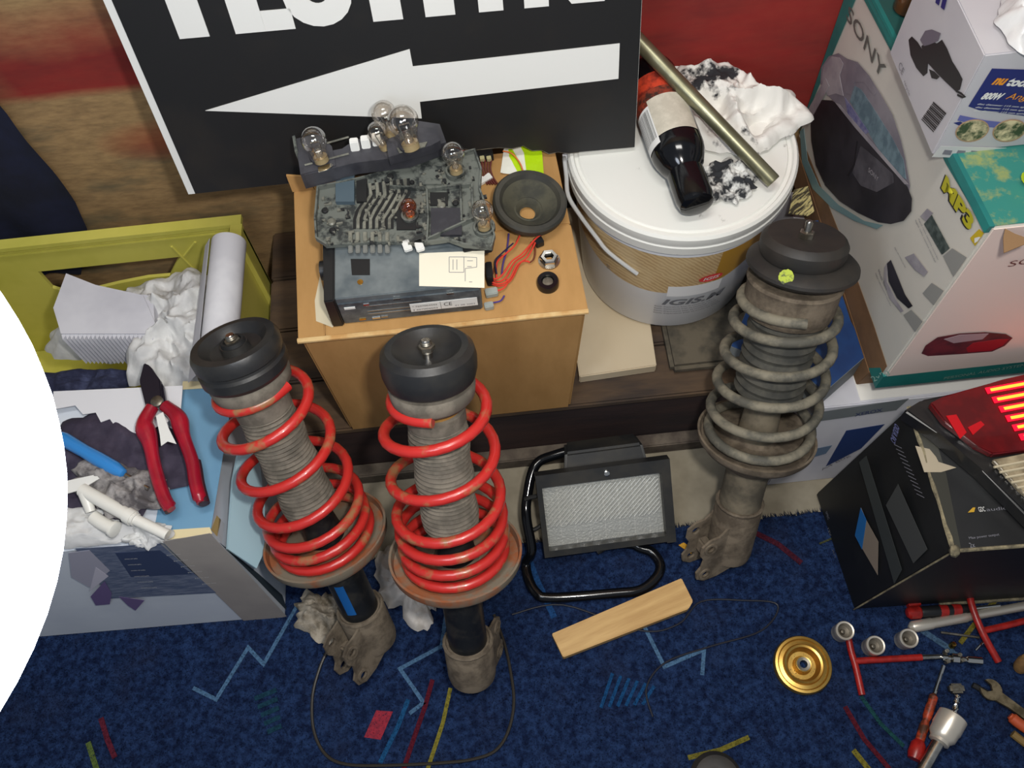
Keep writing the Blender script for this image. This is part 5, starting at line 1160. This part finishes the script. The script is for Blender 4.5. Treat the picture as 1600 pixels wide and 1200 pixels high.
dgy('blue_swoosh', [(1500, 180), (1540, 188), (1640, 200), (1640, 206), (1540, 198), (1496, 188)], mat('violet blue print', S(96, 98, 160), .5), .0008)
dgy('blue_swoosh', [(1490, 192), (1500, 190), (1530, 204), (1520, 206)], m_nv, .0008)
m_or = mat('orange print', S(224, 146, 40), .5)
def gt(s, a_, b_, h, m, bold=0, shear=.2): return text('printed_text', s, gy(*a_, .0010), gy(*b_, .0010), NZ, NY, h, m, gcn, bold, shear)
gt('nu', (1548, 132), (1568, 133), .0085, m_or, .05); gt('tool', (1570, 134), (1604, 136), .011, M['white'], .05)
gt('800W', (1531, 155), (1563, 156), .009, M['white'], .05); gt('Angle', (1568, 157), (1612, 160), .010, m_or)
for i in range(3): gt('disc diameter 115 mm spindle', (1526-i*3, 164+i*5), (1612-i*3, 170+i*5), .0028, M['white'])
def oval(x, y, rx_, ry_, m, nm='oval_picture', o=.0012, rot=-.25):
    pts = []
    for k in range(24):
        q = 2*pi*k/24; pts.append((x+rx_*cos(q)*cos(rot)-ry_*sin(q)*sin(rot), y+rx_*cos(q)*sin(rot)+ry_*sin(q)*cos(rot)))
    return dgy(nm, pts, m, o)
m_ov = mat('oval picture print', S(60, 74, 48), .5, c2=S(214, 200, 160), scale=55, lo=.45, hi=.6)
for xx_ in (1519, 1577): oval(xx_, 204, 27, 17, mat('tan rim print', S(170, 140, 110), .5) if xx_ == 1519 else bpy.data.materials['tan rim print'], o=.0010); oval(xx_, 204, 25, 15, m_ov, o=.0014)
dgy('grey_strip', [(1470, 228), (1640, 233), (1640, 250), (1456, 245)], mat('pale grey strip', S(196, 198, 196), .5), .0008)
for i in range(6): dgy('icon_print', [(1476+i*21, 234+i*.6), (1488+i*21, 235+i*.6), (1485+i*21, 242+i*.6), (1472+i*21, 241+i*.6)], M['greyink'], .0012)
# crumpled plastic bag on the grinder carton
bc = Z(1668, 30, GZ1)
tag(obj('plastic_bag', cloth((bc.x, bc.y-.004, GZ1+.001), .072, .058, .045, 21, rot=.2, fold=36, edge=.15, nr=30, na=100), mat('shiny white plastic film', S(206, 206, 206), .25, bump=.4, bscale=60, coat=.5), smooth=50), 'crumpled shiny white plastic bag on top of the grinder carton', 'bag')
ab = Z(1414, 18, top(.86)); ABZ = top(ab.y)+.001
amb = thing('amber_bottle', 'small amber brown bottle behind the grinder carton on the radio carton', 'bottle', (ab.x, ab.y, ABZ))
obj('bottle_body', lathe([(0, 0), (.014, .001), (.016, .004), (.016, .028), (.008, .036), (.0075, .040)], (ab.x, ab.y, ABZ+.001), NZ, 28), mat('amber glass', S(92, 54, 24), .12), amb)
obj('cap', lathe([(.009, .040), (.009, .052), (0, .052)], (ab.x, ab.y, ABZ+.001), NZ, 24), mat('brown cap', S(86, 52, 34), .4), amb)
yn = Z(1606, 274, SZ1)
tag(obj('yellow_lighter', tube(spl([V((yn.x-.008, yn.y-.012, SZ1+.010)), V((yn.x+.02, yn.y+.004, SZ1+.010)), V((yn.x+.06, yn.y+.02, SZ1+.010))], 6), .0085, 14), mat('acid yellow plastic', S(176, 190, 30), .4)), 'acid yellow plastic stick cut off at the right edge on the radio carton', 'stick')

# black box in front
m_bb = mat('black glossy carton', S(17, 18, 20), .5, c2=S(26, 28, 30), scale=5)
kb8 = [V((.470, .278, .0065)), V((.80, .265, .0065)), V((.80, .475, .0065)), V((.460, .462, .0065)), V((.501, .272, .302)), V((.82, .262, .302)), V((.82, .463, .302)), V((.505, .463, .302))]
bb8 = thing('black_box', 'scuffed black cardboard box on the carpet with a red tail light on it', 'box', (.63, .37, 0))
obj('carton_body', hexa([v.copy() for v in kb8]), m_bb, bb8, bevel=.002)
ln_ = (kb8[3]-kb8[0]).cross(kb8[4]-kb8[0]).normalized()
if ln_.x > 0: ln_ = -ln_
def bl(x, y, o=.0012): return PLN(x, y, kb8[0], ln_)+ln_*o
def dbl(nm, pts, m, o=.0024): return obj(nm, plate([bl(*p, o) for p in pts], ln_, .0003), m, bb8, smooth=0)
dbl('grey_stripe', [(1345, 722), (1356, 712), (1412, 890), (1400, 912)], mat('dark grey stripe', S(52, 56, 56), .5))
dbl('grey_panel', [(1387, 789), (1406, 756), (1452, 858), (1430, 880)], mat('grey panel print', S(64, 66, 66), .5))
dbl('label', [(1348, 793), (1339, 838), (1374, 898), (1375, 846), (1356, 812)], mat('tan label', S(128, 116, 104), .6))
dbl('label_blue', [(1348, 793), (1339, 836), (1350, 858), (1357, 812)], mat('blue label', S(30, 96, 158), .5), .0030)
text('printed_text', 'CAR AUDIO', bl(1395, 686, .003), bl(1402, 660, .003), NZ, ln_, .012, mat('violet grey print', S(110, 114, 160), .5), bb8, .02)
for i in range(12):
    obj('printed_text_line', strip([bl(1400+i*3.2, 694+i*7, .0026), bl(1412+i*3.2, 700+i*7, .0026)], ln_, .0008, .0002), M['greyink'], bb8, smooth=0)
for i, (x_, y_) in enumerate(((1293, 800), (1296, 826), (1303, 860))): text('printed_text', ('SPEC', '12V', 'ISO')[i], bl(x_, y_, .003), bl(x_+4, y_+12, .003), NZ, ln_, .006, M['greyink'], bb8)
m_pe = mat('pale torn board edge', S(146, 136, 108), .9, c2=S(90, 84, 68), scale=60, bump=.5)
obj('torn_edge', tube([kb8[4].lerp(kb8[7], i/12)+V((random.uniform(-.001, .001), 0, random.uniform(-.0005, .001))) for i in range(13)], [.0028, .0036, .0026, .002, .0022, .003, .002, .0016, .002, .003, .002, .003, .0034], 6), m_pe, bb8)
obj('torn_edge', tube([kb8[4].lerp(kb8[5], i/12) for i in range(13)], .0024, 6), m_pe, bb8)
obj('torn_edge', tube([kb8[0].lerp(kb8[4], i/6)+V((0, -.0005, 0)) for i in range(7)], .0012, 6), m_pe, bb8)
obj('torn_edge', tube([kb8[0].lerp(kb8[1], i/8)+V((0, -.002, .004)) for i in range(3, 9)], .0025, 6), m_pe, bb8)
obj('torn_corner', lathe([(0, -.006), (.007, -.003), (.008, .002), (.004, .006), (0, .007)], kb8[4], (1, -.4, .5), 7), m_pe, bb8)
def kt(x, y, o=.0012): return Z(x, y, .302+o)
obj('clear_tape', plate([kt(*p, .0006) for p in ((1424, 645), (1448, 640), (1478, 740), (1502, 860), (1490, 866), (1450, 735))], NZ, .0004), mat('dull tape', S(58, 58, 52), .3), bb8, smooth=0)
obj('torn_paper', plate([kt(*p) for p in ((1430, 697), (1452, 702), (1462, 714), (1466, 722), (1494, 731), (1470, 738), (1444, 738))], NZ, .0008), mat('torn cream paper', S(172, 160, 138), .8), bb8, smooth=0, label='torn cream paper patch')
def ktx(s, a_, b_, h, m): return text('printed_text', s, kt(*a_), kt(*b_), (0, 1, 0), NZ, h, m, bb8)
ktx('GDC', (1530, 800), (1540, 799), .006, M['white']); ktx('audio', (1542, 799), (1575, 796), .004, M['greyink'])
obj('printed_emblem', plate([kt(*p) for p in ((1512, 801), (1520, 793), (1524, 793), (1522, 800))], NZ, .0002), mat('yellow emblem', S(190, 150, 40), .5), bb8, smooth=0)
ktx('Max power output', (1515, 844), (1562, 838), .004, M['greyink']); ktx('2x', (1516, 856), (1524, 855), .006, M['greyink'])
# tail light
tz = .304
tl = thing('tail_light', 'car tail light with red bars glowing for flash reflections and clear lower lens on the black box', 'light', (.6, .42, tz))
def tt(x, y, z): return Z(x, y, z)
obj('housing', plate([tt(*p, tz) for p in ((1402, 655), (1430, 638), (1560, 612), (1660, 592), (1720, 620), (1720, 895), (1600, 828), (1520, 745), (1455, 690))], NZ, .026), mat('black lamp housing', S(24, 25, 27), .3, c2=S(40, 38, 36), scale=14), tl, bevel=.003, smooth=40)
TZ = tz+.026
m_rl = mat('red lens', S(84, 6, 12), .2, coat=.3, c2=S(110, 8, 14), scale=14)
obj('red_lens', plate([tt(*p, TZ) for p in ((1448, 636), (1470, 625), (1560, 600), (1660, 575), (1700, 690), (1600, 708), (1545, 716), (1520, 702), (1470, 665))], NZ, .012), m_rl, tl, bevel=.002, smooth=40)
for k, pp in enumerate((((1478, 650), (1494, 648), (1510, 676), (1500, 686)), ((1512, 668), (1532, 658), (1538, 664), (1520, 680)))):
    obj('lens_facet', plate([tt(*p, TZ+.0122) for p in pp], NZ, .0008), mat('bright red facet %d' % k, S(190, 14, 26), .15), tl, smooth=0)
m_glint = mat('flash glint bar', S(255, 140, 50), .3, emit=S(255, 150, 40), estr=2.2)  # unpowered lens: the glow stands in for flash reflected by its ribs
m_glint_red = mat('red flash glint bar', S(220, 10, 40), .3, emit=S(255, 16, 50), estr=1.1)
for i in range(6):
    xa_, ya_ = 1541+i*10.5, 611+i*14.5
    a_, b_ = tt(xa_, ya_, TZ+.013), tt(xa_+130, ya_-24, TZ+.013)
    lb2 = obj('glint_bar', strip([a_, b_], NZ, .0085, .0006), m_glint_red, tl, smooth=0)
    obj('glint_core', strip([a_.lerp(b_, .05)+V((0, 0, .0007)), a_.lerp(b_, .99)+V((0, 0, .0007))], NZ, .0038, .0004), m_glint, lb2, smooth=0)
m_cl = mat('ribbed clear lens', S(168, 154, 126), .2, c2=S(120, 108, 86), scale=30)
obj('clear_lens', plate([tt(*p, TZ) for p in ((1546, 722), (1600, 712), (1700, 694), (1720, 860), (1640, 810), (1590, 768))], NZ, .009), m_cl, tl, bevel=.002, smooth=40)
for i in range(9):
    obj('lens_rib', tube([tt(1553+i*9, 730+i*8, TZ+.0095), tt(1680+i*6, 706+i*9, TZ+.0095)], .0016, 6), mat('lens rib', S(196, 184, 156), .2) if i == 0 else bpy.data.materials['lens rib'], tl)

# striped scrap between the bucket and the cartons
tag(obj('striped_label', plate([Z(*p, .268) for p in ((1232, 334), (1240, 298), (1262, 292), (1272, 332), (1262, 338))], NZ, .002), mat('cream label with stripes', S(200, 188, 130), .6, c2=S(70, 64, 50), scale=60, lo=.48, hi=.52, stretch=(5, .6, 1), rot=.9)), 'cream label scrap with dark stripes beside the bucket rim', 'label')
# dark sheet added at the wall for the dark ring round the lamp glare
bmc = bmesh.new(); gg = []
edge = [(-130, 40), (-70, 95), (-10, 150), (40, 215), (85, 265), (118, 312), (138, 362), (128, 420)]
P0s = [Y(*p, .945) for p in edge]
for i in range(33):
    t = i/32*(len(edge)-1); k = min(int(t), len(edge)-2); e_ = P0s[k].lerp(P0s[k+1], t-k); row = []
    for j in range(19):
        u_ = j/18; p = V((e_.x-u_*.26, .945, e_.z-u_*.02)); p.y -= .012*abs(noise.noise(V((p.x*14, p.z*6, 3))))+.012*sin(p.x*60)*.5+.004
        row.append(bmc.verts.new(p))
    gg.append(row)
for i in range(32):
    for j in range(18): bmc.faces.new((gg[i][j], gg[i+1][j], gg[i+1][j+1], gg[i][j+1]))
nc_ = obj('glare_ring_sheet', bmc, mat('dark navy sheet', S(20, 26, 52), .9, c2=S(14, 18, 38), scale=12, bump=.4), smooth=60)
tag(nc_, 'dark navy sheet added on the far left wall for the dark ring round the glare', 'cloth')
# ================================================================== LEFT-HAND CARTONS
AZ = .30
m_wa = mat('pale grey carton', S(210, 216, 224), .5, c2=S(200, 206, 216), scale=4)
ca_ = thing('parts_carton', 'pale grey carton with a blue top under the pliers and junk', 'box', (-.6, .48, 0))
a8 = [V((-.86, .366, .0065)), V((-.381, .356, .0065)), V((-.381, .60, .0065)), V((-.86, .61, .0065)), V((-.86, .392, AZ)), V((-.399, .388, AZ)), V((-.392, .607, AZ)), V((-.86, .612, AZ))]
obj('carton_body', hexa([v.copy() for v in a8]), m_wa, ca_, bevel=.002)
an = (a8[1]-a8[0]).cross(a8[4]-a8[0]).normalized()
if an.y > 0: an = -an
def af(x, y, o=.0008): return PLN(x, y, a8[0], an)+an*o
def daf(nm, pts, m, o=.0008): return obj(nm, plate([af(*p, o) for p in pts], an, .0003), m, ca_, smooth=0)
daf('taupe_panel', [(254, 845), (328, 832), (448, 962), (388, 976)], mat('taupe print', S(172, 164, 156), .5, c2=S(158, 150, 144), scale=5))
daf('dark_panel', [(118, 856), (250, 848), (338, 925), (170, 934), (150, 900)], mat('slate print', S(82, 94, 120), .5, c2=S(120, 128, 148), scale=50, stretch=(1, 1, 6)), .0010)
daf('dark_panel', [(180, 862), (250, 858), (300, 895), (205, 900)], mat('deep slate print', S(56, 68, 98), .5), .0014)
for i in range(6):
    text('printed_text', 'contents and quality', af(196+i*5, 872+i*9, .002), af(216+i*6, 871+i*9, .002), NZ, an, .004, M['white'], ca_)
    text('printed_text', 'parts list', af(262+i*11, 866+i*9, .002), af(284+i*11, 864+i*9, .002), NZ, an, .004, M['white'], ca_)
daf('picture_print', [(108, 862), (140, 858), (172, 890), (140, 916), (112, 900)], mat('pink grey print', S(168, 166, 180), .5), .0014)
daf('picture_print', [(150, 884), (170, 898), (140, 922)], mat('pale print', S(196, 192, 204), .5), .0018)
daf('picture_print', [(164, 906), (175, 925), (172, 942), (150, 944), (142, 930)], mat('violet print', S(108, 92, 134), .5), .0018)
daf('picture_print', [(186, 930), (226, 936), (212, 952), (200, 944)], bpy.data.materials['violet print'], .0018)
# blue top and cream rim
def at_(x, y, o=.0012): return Z(x, y, AZ+o)
obj('blue_top', plate([at_(*p) for p in ((282, 606), (366, 606), (330, 826), (240, 834))], NZ, .0006), mat('sky blue print', S(104, 148, 178), .5, c2=S(92, 136, 168), scale=5), ca_, smooth=0)
for pp in ([(238, 830), (328, 824), (332, 834), (246, 846)], [(286, 596), (340, 596), (338, 606), (284, 609)]):
    obj('cream_rim', plate([at_(*p, .0020) for p in pp], NZ, .0006), mat('cream rim', S(214, 200, 158), .6), ca_, smooth=0)
rnn = (a8[2]-a8[1]).cross(a8[5]-a8[1]).normalized()
if rnn.x < 0: rnn = -rnn
def ar(x, y, o=.0008): return PLN(x, y, a8[1], rnn)+rnn*o
for nm_, pts, m in (('yellow_strip', ((329, 828), (352, 764), (347, 800), (338, 838)), mat('yellow ochre print', S(196, 170, 108), .5)), ('white_strip', ((338, 836), (352, 722), (360, 726), (346, 850)), mat('grey white strip', S(188, 190, 196), .5)), ('dark_strip', ((342, 848), (352, 856), (402, 896), (440, 930), (448, 955), (400, 905)), mat('dark strip', S(44, 56, 66), .6))):
    obj(nm_, plate([ar(*p) for p in pts], rnn, .0004), m, ca_, smooth=0)
# pale blue board leaning on the carton's side
lbn = V((.80, -.25, .55)).normalized(); lb0 = V((-.383, .45, .272))
lbb = thing('pale_blue_board', 'pale blue plastic board leaning on the carton beside the left strut', 'board', (-.35, .44, 0))
lq8 = [PLN(x_, y_, lb0, lbn) for x_, y_ in ((356, 858), (364, 752), (374, 700), (404, 708), (414, 790), (413, 862), (401, 888))]
obj('panel', plate([p-lbn*.004 for p in lq8], lbn, .004), mat('light blue panel', S(158, 186, 196), .45), lbb, smooth=0)
obj('foot_strut', hexa([(-.372, .40, .0065), (-.345, .40, .0065), (-.345, .43, .0065), (-.372, .43, .0065), (-.376, .40, .20), (-.356, .40, .196), (-.356, .43, .196), (-.376, .43, .20)]), bpy.data.materials['light blue panel'], lbb)
# lime crate
m_lime = mat('lime green plastic', S(210, 202, 98), .45, c2=S(196, 190, 84), scale=6)
cr = thing('lime_crate', 'lime green plastic crate full of white paper and rags, against the wall', 'crate', (-.62, .76, 0))
CX0, CX1, CY0, CY1, CZ = -.90, -.385, .635, .888, .300
ow = [(0, 0), (CX1-CX0, 0), (CX1-CX0, CZ-.012), (CX1-CX0-.010, CZ), (0, CZ)]
cu_h = []
# back wall with hand slot (a stadium)
def slotwall():
    cu = bpy.data.curves.new('tmp', 'CURVE'); cu.dimensions = '2D'; cu.fill_mode = 'BOTH'; cu.extrude = .003
    def add(pp):
        s = cu.splines.new('POLY'); s.points.add(len(pp)-1); s.use_cyclic_u = True
        for q_, p in zip(s.points, pp): q_.co = (p[0], p[1], 0, 1)
    add(ow)
    L1 = Y(112, 405, CY1); R1 = Y(283, 397, CY1); lo_z = Y(250, 428, CY1).z
    u0_, u1_ = L1.x-CX0-.06, R1.x-CX0; zt = R1.z+.001
    add([(u0_, zt), (u1_, zt), (u1_-.012, zt-.014), (u1_-.035, lo_z), (u1_-.07, lo_z+.001), (u1_-.12, lo_z-.006), (u1_-.16, lo_z-.014), (u0_+.02, lo_z-.02), (u0_, lo_z)])
    t = bpy.data.objects.new('tmp', cu); me = bpy.data.meshes.new_from_object(t); bpy.data.objects.remove(t)
    me.transform(Matrix(((1, 0, 0, CX0), (0, 0, -1, CY1-.003), (0, 1, 0, 0), (0, 0, 0, 1)))); return me
obj('crate_wall', slotwall(), m_lime, cr, smooth=20)
obj('crate_wall', bx(CX1-.005, CX1, CY0, CY1, 0, CZ), m_lime, cr, bevel=.001)
obj('crate_wall', bx(CX0, CX1, CY0, CY0+.005, 0, .235), m_lime, cr, bevel=.001)
obj('crate_wall', bx(CX0, CX0+.005, CY0, CY1, 0, CZ), m_lime, cr, bevel=.001)
obj('crate_base', bx(CX0, CX1, CY0, CY1, 0, .006), m_lime, cr)
bm = bx(CX0, CX1+.004, CY1-.012, CY1+.006, CZ-.004, CZ+.004); bx(CX1-.012, CX1+.006, CY0, CY1-.0121, CZ-.004, CZ+.004, bm)
obj('crate_rim', bm, m_lime, cr)
for zq_ in (CZ-.012, CZ-.019): obj('crate_rib', bx(CX0, CX1-.004, CY1-.009, CY1-.006, zq_-.001, zq_+.001), m_lime, cr)
for (a_, b_) in (((268, 385), (312, 430)), ((305, 378), (288, 400))):
    obj('crate_rib', tube([Y(*a_, CY1-.007), Y(*b_, CY1-.007)], .002, 6), m_lime, cr)
obj('crate_rib', bx(CX1+.0004, CX1+.008, CY1-.05, CY1-.045, .02, CZ-.004), m_lime, cr)
dk_ = Z(150, 592, .2)
tag(obj('dark_cloth', cloth((dk_.x-.03, .665, .236), .13, .022, .03, 61, fold=18, edge=.1, nr=16, na=70), mat('dark navy rag', S(30, 34, 60), .9, c2=S(60, 66, 96), scale=40, lo=.5, hi=.7, bump=.5), smooth=60), 'dark navy rag along the near rim of the lime crate', 'rag')
# paper roll lying across
rA, rB = Z(358, 378, .330), Z(338, 590, .322)
rl = thing('paper_roll', 'white paper roll lying front to back over the right side of the lime crate', 'roll', (rA+rB)/2-V((0, 0, .024)))
obj('roll', lathe([(.008, 0), (.024, 0), (.0245, .002), (.0245, (rB-rA).length-.002), (.024, (rB-rA).length), (.008, (rB-rA).length)], rA, rB-rA, 40, cap=False), mat('white paper roll', S(214, 214, 218), .8, c2=S(196, 196, 202), scale=8), rl)
obj('loose_sheet', plate([rA+V((-.024, 0, .012)), rA+V((-.036, 0, -.004)), rB+V((-.040, 0, -.006)), rB+V((-.024, 0, .010))], (-.7, 0, .7), .0006), mat('grey paper', S(178, 178, 184), .8), rl, smooth=0)
# pleated white block
pf = thing('pleated_filter', 'white pleated paper filter in the lime crate nearest the bright lamp', 'filter', Z(180, 540, .2))
tq = [Z(90, 450, .312), Z(228, 455, .312), Z(240, 515, .312), Z(96, 520, .312)]
obj('top_sheet', plate([Z(*p, .312) for p in ((84, 482), (104, 428), (150, 446), (224, 462), (246, 512), (236, 522), (96, 522))], NZ, .0015), mat('filter paper', S(206, 206, 212), .85, c2=S(188, 188, 196), scale=6), pf, smooth=0)
A_, B_ = Z(96, 524, .311), Z(242, 524, .311); npl = 22
for i in range(npl):
    p = A_.lerp(B_, i/npl); q_ = A_.lerp(B_, (i+1)/npl); md = (p+q_)/2
    bm = bmesh.new(); 
    hexa([p+V((0, 0, -.07)), md+V((0, -.007, -.07)), q_+V((0, 0, -.07)), md+V((0, .02, -.07)), p, md+V((0, -.007, 0)), q_, md+V((0, .02, 0))], bm)
    obj('pleat', bm, bpy.data.materials['filter paper'], pf, smooth=0)
obj('filter_body', hexa([A_+V((0, .006, -.07)), B_+V((0, .006, -.07)), B_+V((-.01, .07, -.07)), A_+V((.01, .07, -.07)), A_+V((0, .006, -.0005)), B_+V((0, .006, -.0005)), B_+V((-.01, .07, -.0005)), A_+V((.01, .07, -.0005))]), bpy.data.materials['filter paper'], pf)
m_wbag = mat('white crumpled bag', S(208, 208, 206), .7, c2=S(186, 186, 186), scale=20, bump=.5, bscale=40)
bg = Z(272, 520, .285)
tag(obj('white_bag', cloth((bg.x+.002, bg.y, .270), .075, .115, .055, 31, rot=.1, fold=16, edge=.25, nr=28, na=90), m_wbag, smooth=60), 'crumpled white bag in the crate between the filter and the paper roll', 'bag')
bg = Z(200, 425, .27)
tag(obj('white_bag', cloth((bg.x-.02, bg.y-.05, .20), .12, .065, .05, 17, rot=.1, fold=14, edge=.2, nr=24, na=80), m_wbag, smooth=60), 'crumpled white bag at the back of the lime crate below the hand slot', 'bag')
# junk on the carton top
JZ = AZ+.002
def jz(x, y, h=0): return Z(x, y, JZ+h)
m_dk = mat('dark purple cloth', S(44, 38, 56), .8, c2=S(70, 62, 80), scale=20, lo=.45, hi=.75, bump=.6, bscale=60)
jc = jz(175, 735)
tag(obj('dark_cloth', cloth((jc.x-.015, jc.y, JZ), .118, .085, .016, 41, rot=-.2, fold=12, edge=.3, nr=28, na=100), m_dk, smooth=60), 'dark purple-black cloth spread under the pliers on the carton', 'cloth')
bm = bmesh.new()
jag = [(84, 612), (286, 603), (283, 640), (262, 660), (235, 672), (225, 682), (214, 676), (205, 684), (196, 668), (184, 672), (172, 655), (158, 660), (150, 645), (130, 648), (118, 634), (84, 640)]
tag(obj('white_paper', plate([jz(*p, .012) for p in jag], NZ, .001), mat('white sheet', S(214, 214, 218), .7), smooth=0), 'torn-edged white paper sheet behind the pliers on the carton', 'paper')
sdr = thing('blue_screwdriver', 'blue-handled screwdriver lying on the dark cloth', 'screwdriver', jz(150, 710, .01))
s0_, s1_ = jz(92, 682, .028), jz(196, 742, .026); LL = (s1_-s0_).length
obj('handle', lathe([(0, 0), (.008, .002), (.0095, .010), (.0085, LL*.4), (.0095, LL*.6), (.0095, LL*.85), (.006, LL*.97), (0, LL)], s0_, s1_-s0_, 20), mat('translucent blue plastic', S(50, 130, 200), .15, coat=.5), sdr)
obj('shaft', cyl(s1_, jz(232, 764, .024), .003, 12), M['steel'], sdr)
jc = jz(195, 770)
tag(obj('grey_rag', cloth((jc.x, jc.y, JZ+.014), .062, .036, .020, 43, rot=-.4, fold=30, edge=.4, nr=20, na=70), mat('grey dirty rag', S(150, 146, 144), .9, c2=S(80, 76, 78), scale=40, lo=.4, hi=.6, bump=.6), smooth=60), 'dirty grey rag between the blue screwdriver and the white pipes', 'rag')
m_wp = mat('white pipe plastic', S(222, 220, 212), .35)
wpp = thing('white_pipe', 'white plastic pipe with joints lying along the front of the carton', 'pipe', jz(190, 795, .01))
obj('pipe', tube([jz(128, 765, .030), jz(212, 812, .026)], .0085, 18), m_wp, wpp)
obj('pipe_joint', tube([jz(198, 804, .027), jz(208, 810, .026)], .0100, 18), m_wp, wpp)
obj('thin_pipe', tube([jz(208, 810, .026), jz(262, 836, .018)], .0070, 18), m_wp, wpp)
obj('branch', tube([jz(132, 770, .030), jz(142, 800, .020)], [.008, .006], 14), m_wp, wpp)
f2 = thing('white_fitting', 'short white plastic pipe fitting in front of the long white pipe', 'fitting', jz(160, 818, .01))
obj('body', tube(spl([jz(146, 808, .018), jz(160, 818, .018), jz(176, 826, .018)], 4), .0085, 16), m_wp, f2)
obj('flange', lathe([(.0105, 0), (.0105, .004), (.008, .005)], jz(176, 826, .018), jz(176, 826, .018)-jz(160, 818, .018), 20), m_wp, f2)
jc = jz(232, 842)
tag(obj('white_tissue', cloth((jc.x, jc.y+.004, JZ), .030, .020, .022, 47, fold=40, edge=.5, nr=16, na=60), m_wbag, smooth=60), 'small crumpled white tissue at the front corner of the carton', 'tissue')
jc = jz(120, 838)
tag(obj('white_wrapper', cloth((jc.x-.01, jc.y+.01, JZ), .085, .030, .018, 49, rot=-.1, fold=24, edge=.3, nr=18, na=70), m_wbag, smooth=60), 'flat crumpled white wrapper along the carton front near the lamp', 'wrapper')
tag(obj('steel_strip', plate([jz(*p, .030) for p in ((104, 752), (150, 742), (156, 748), (126, 766), (104, 772))], NZ, .0012), M['white'], smooth=0), 'bent bright white strip beside the blue screwdriver handle', 'strip')
# pliers
pr = thing('pliers', 'combination pliers with red handles lying on the carton', 'pliers', jz(265, 690, .01))
PHZ = .030
def pz(x, y, h=PHZ): return jz(x, y, h)
mp_ = mat('dark steel jaws', S(54, 50, 64), .35, .7)
obj('jaw', plate([pz(*p, .024) for p in ((229, 572), (222, 600), (232, 640), (258, 636), (255, 600), (238, 576))], NZ, .010), mp_, pr, bevel=.0015)
obj('jaw', plate([pz(*p, .022) for p in ((231, 574), (240, 578), (258, 606), (264, 640), (256, 642), (240, 604))], NZ, .008), mp_, pr, bevel=.001)
obj('pivot', lathe([(.008, 0), (.008, .003), (.0065, .004), (0, .004)], pz(246, 628, .034), NZ, 24), M['dullsteel'], pr)
m_ph = mat('red plier grip', S(168, 22, 44), .3, c2=S(140, 16, 38), scale=20, coat=.3)
h1 = spl([pz(238, 636), pz(226, 662), pz(234, 690), pz(242, 730), pz(256, 776), pz(268, 796)], 6)
n_ = len(h1); obj('handle', tube(h1, [.0085+.004*math.exp(-((i/n_-.28)/.12)**2)-.003*(i/n_ > .93) for i in range(n_)], 16), m_ph, pr)
h2 = spl([pz(258, 634), pz(278, 652), pz(286, 680), pz(300, 720), pz(306, 755), pz(314, 786)], 6)
n_ = len(h2); obj('handle', tube(h2, [.0085+.003*math.exp(-((i/n_-.25)/.12)**2)-.003*(i/n_ > .93) for i in range(n_)], 16), m_ph, pr)
m_phd = mat('dark grip inlay', S(58, 30, 40), .4)
obj('grip_inlay', tube([p+V((.003, 0, -.004)) for p in h2[18:]], .007, 12), m_phd, pr)
obj('grip_inlay', tube([p+V((-.004, 0, -.004)) for p in h1[22:]], .006, 12), m_phd, pr)
obj('torn_tag', plate([pz(*p, .045) for p in ((244, 650), (255, 644), (264, 670), (276, 694), (262, 690), (252, 697), (250, 680))], NZ, .0006), M['white'], pr, smooth=0, label='torn white paper tag stuck over the hinge')
# two supports so that nothing floats
# ================================================================== BRIGHT GLOBE LAMP NEAR THE CAMERA
A_g, B_g, D_g = radians(47.4), radians(20.8), .34
gcx = CP+FW*(D_g*cos(A_g))-RT*(D_g*sin(A_g))-UP*(D_g*.155*cos(A_g))
GR = D_g*sin(B_g)
gl = thing('globe_lamp', 'glaring white globe lamp at the left edge, close to the viewer', 'lamp', gcx)
m_em = mat('lit opal globe', S(255, 255, 255), .4, emit=(.80, .88, 1, 1), estr=14)
obj('lit_globe', lathe([(0, -GR)]+[(GR*cos(radians(a_)), GR*sin(radians(a_))) for a_ in range(-84, 79, 6)]+[(GR*.2, GR*.98)], gcx, NZ, 64), m_em, gl, smooth=80)
obj('lamp_socket', lathe([(GR*.24, GR*.95), (GR*.24, GR*1.25), (GR*.12, GR*1.35), (0, GR*1.35)], gcx, NZ, 32), M['blackgloss'], gl)
obj('cord', tube(spl([gcx+V((0, 0, GR*1.3)), gcx+V((.01, .0, .4)), gcx+V((0, 0, .9))], 8), .004, 8), M['blackmat'], gl)

# settle the struts on the carpet
for o in [c for c in SC.objects if c.name.startswith('suspension_strut')]:
    zmin = 1e9
    for ch in o.children_recursive:
        for v in ch.data.vertices: zmin = min(zmin, v.co.z)
    o.location.z += cz+.001-(o.location.z+zmin)
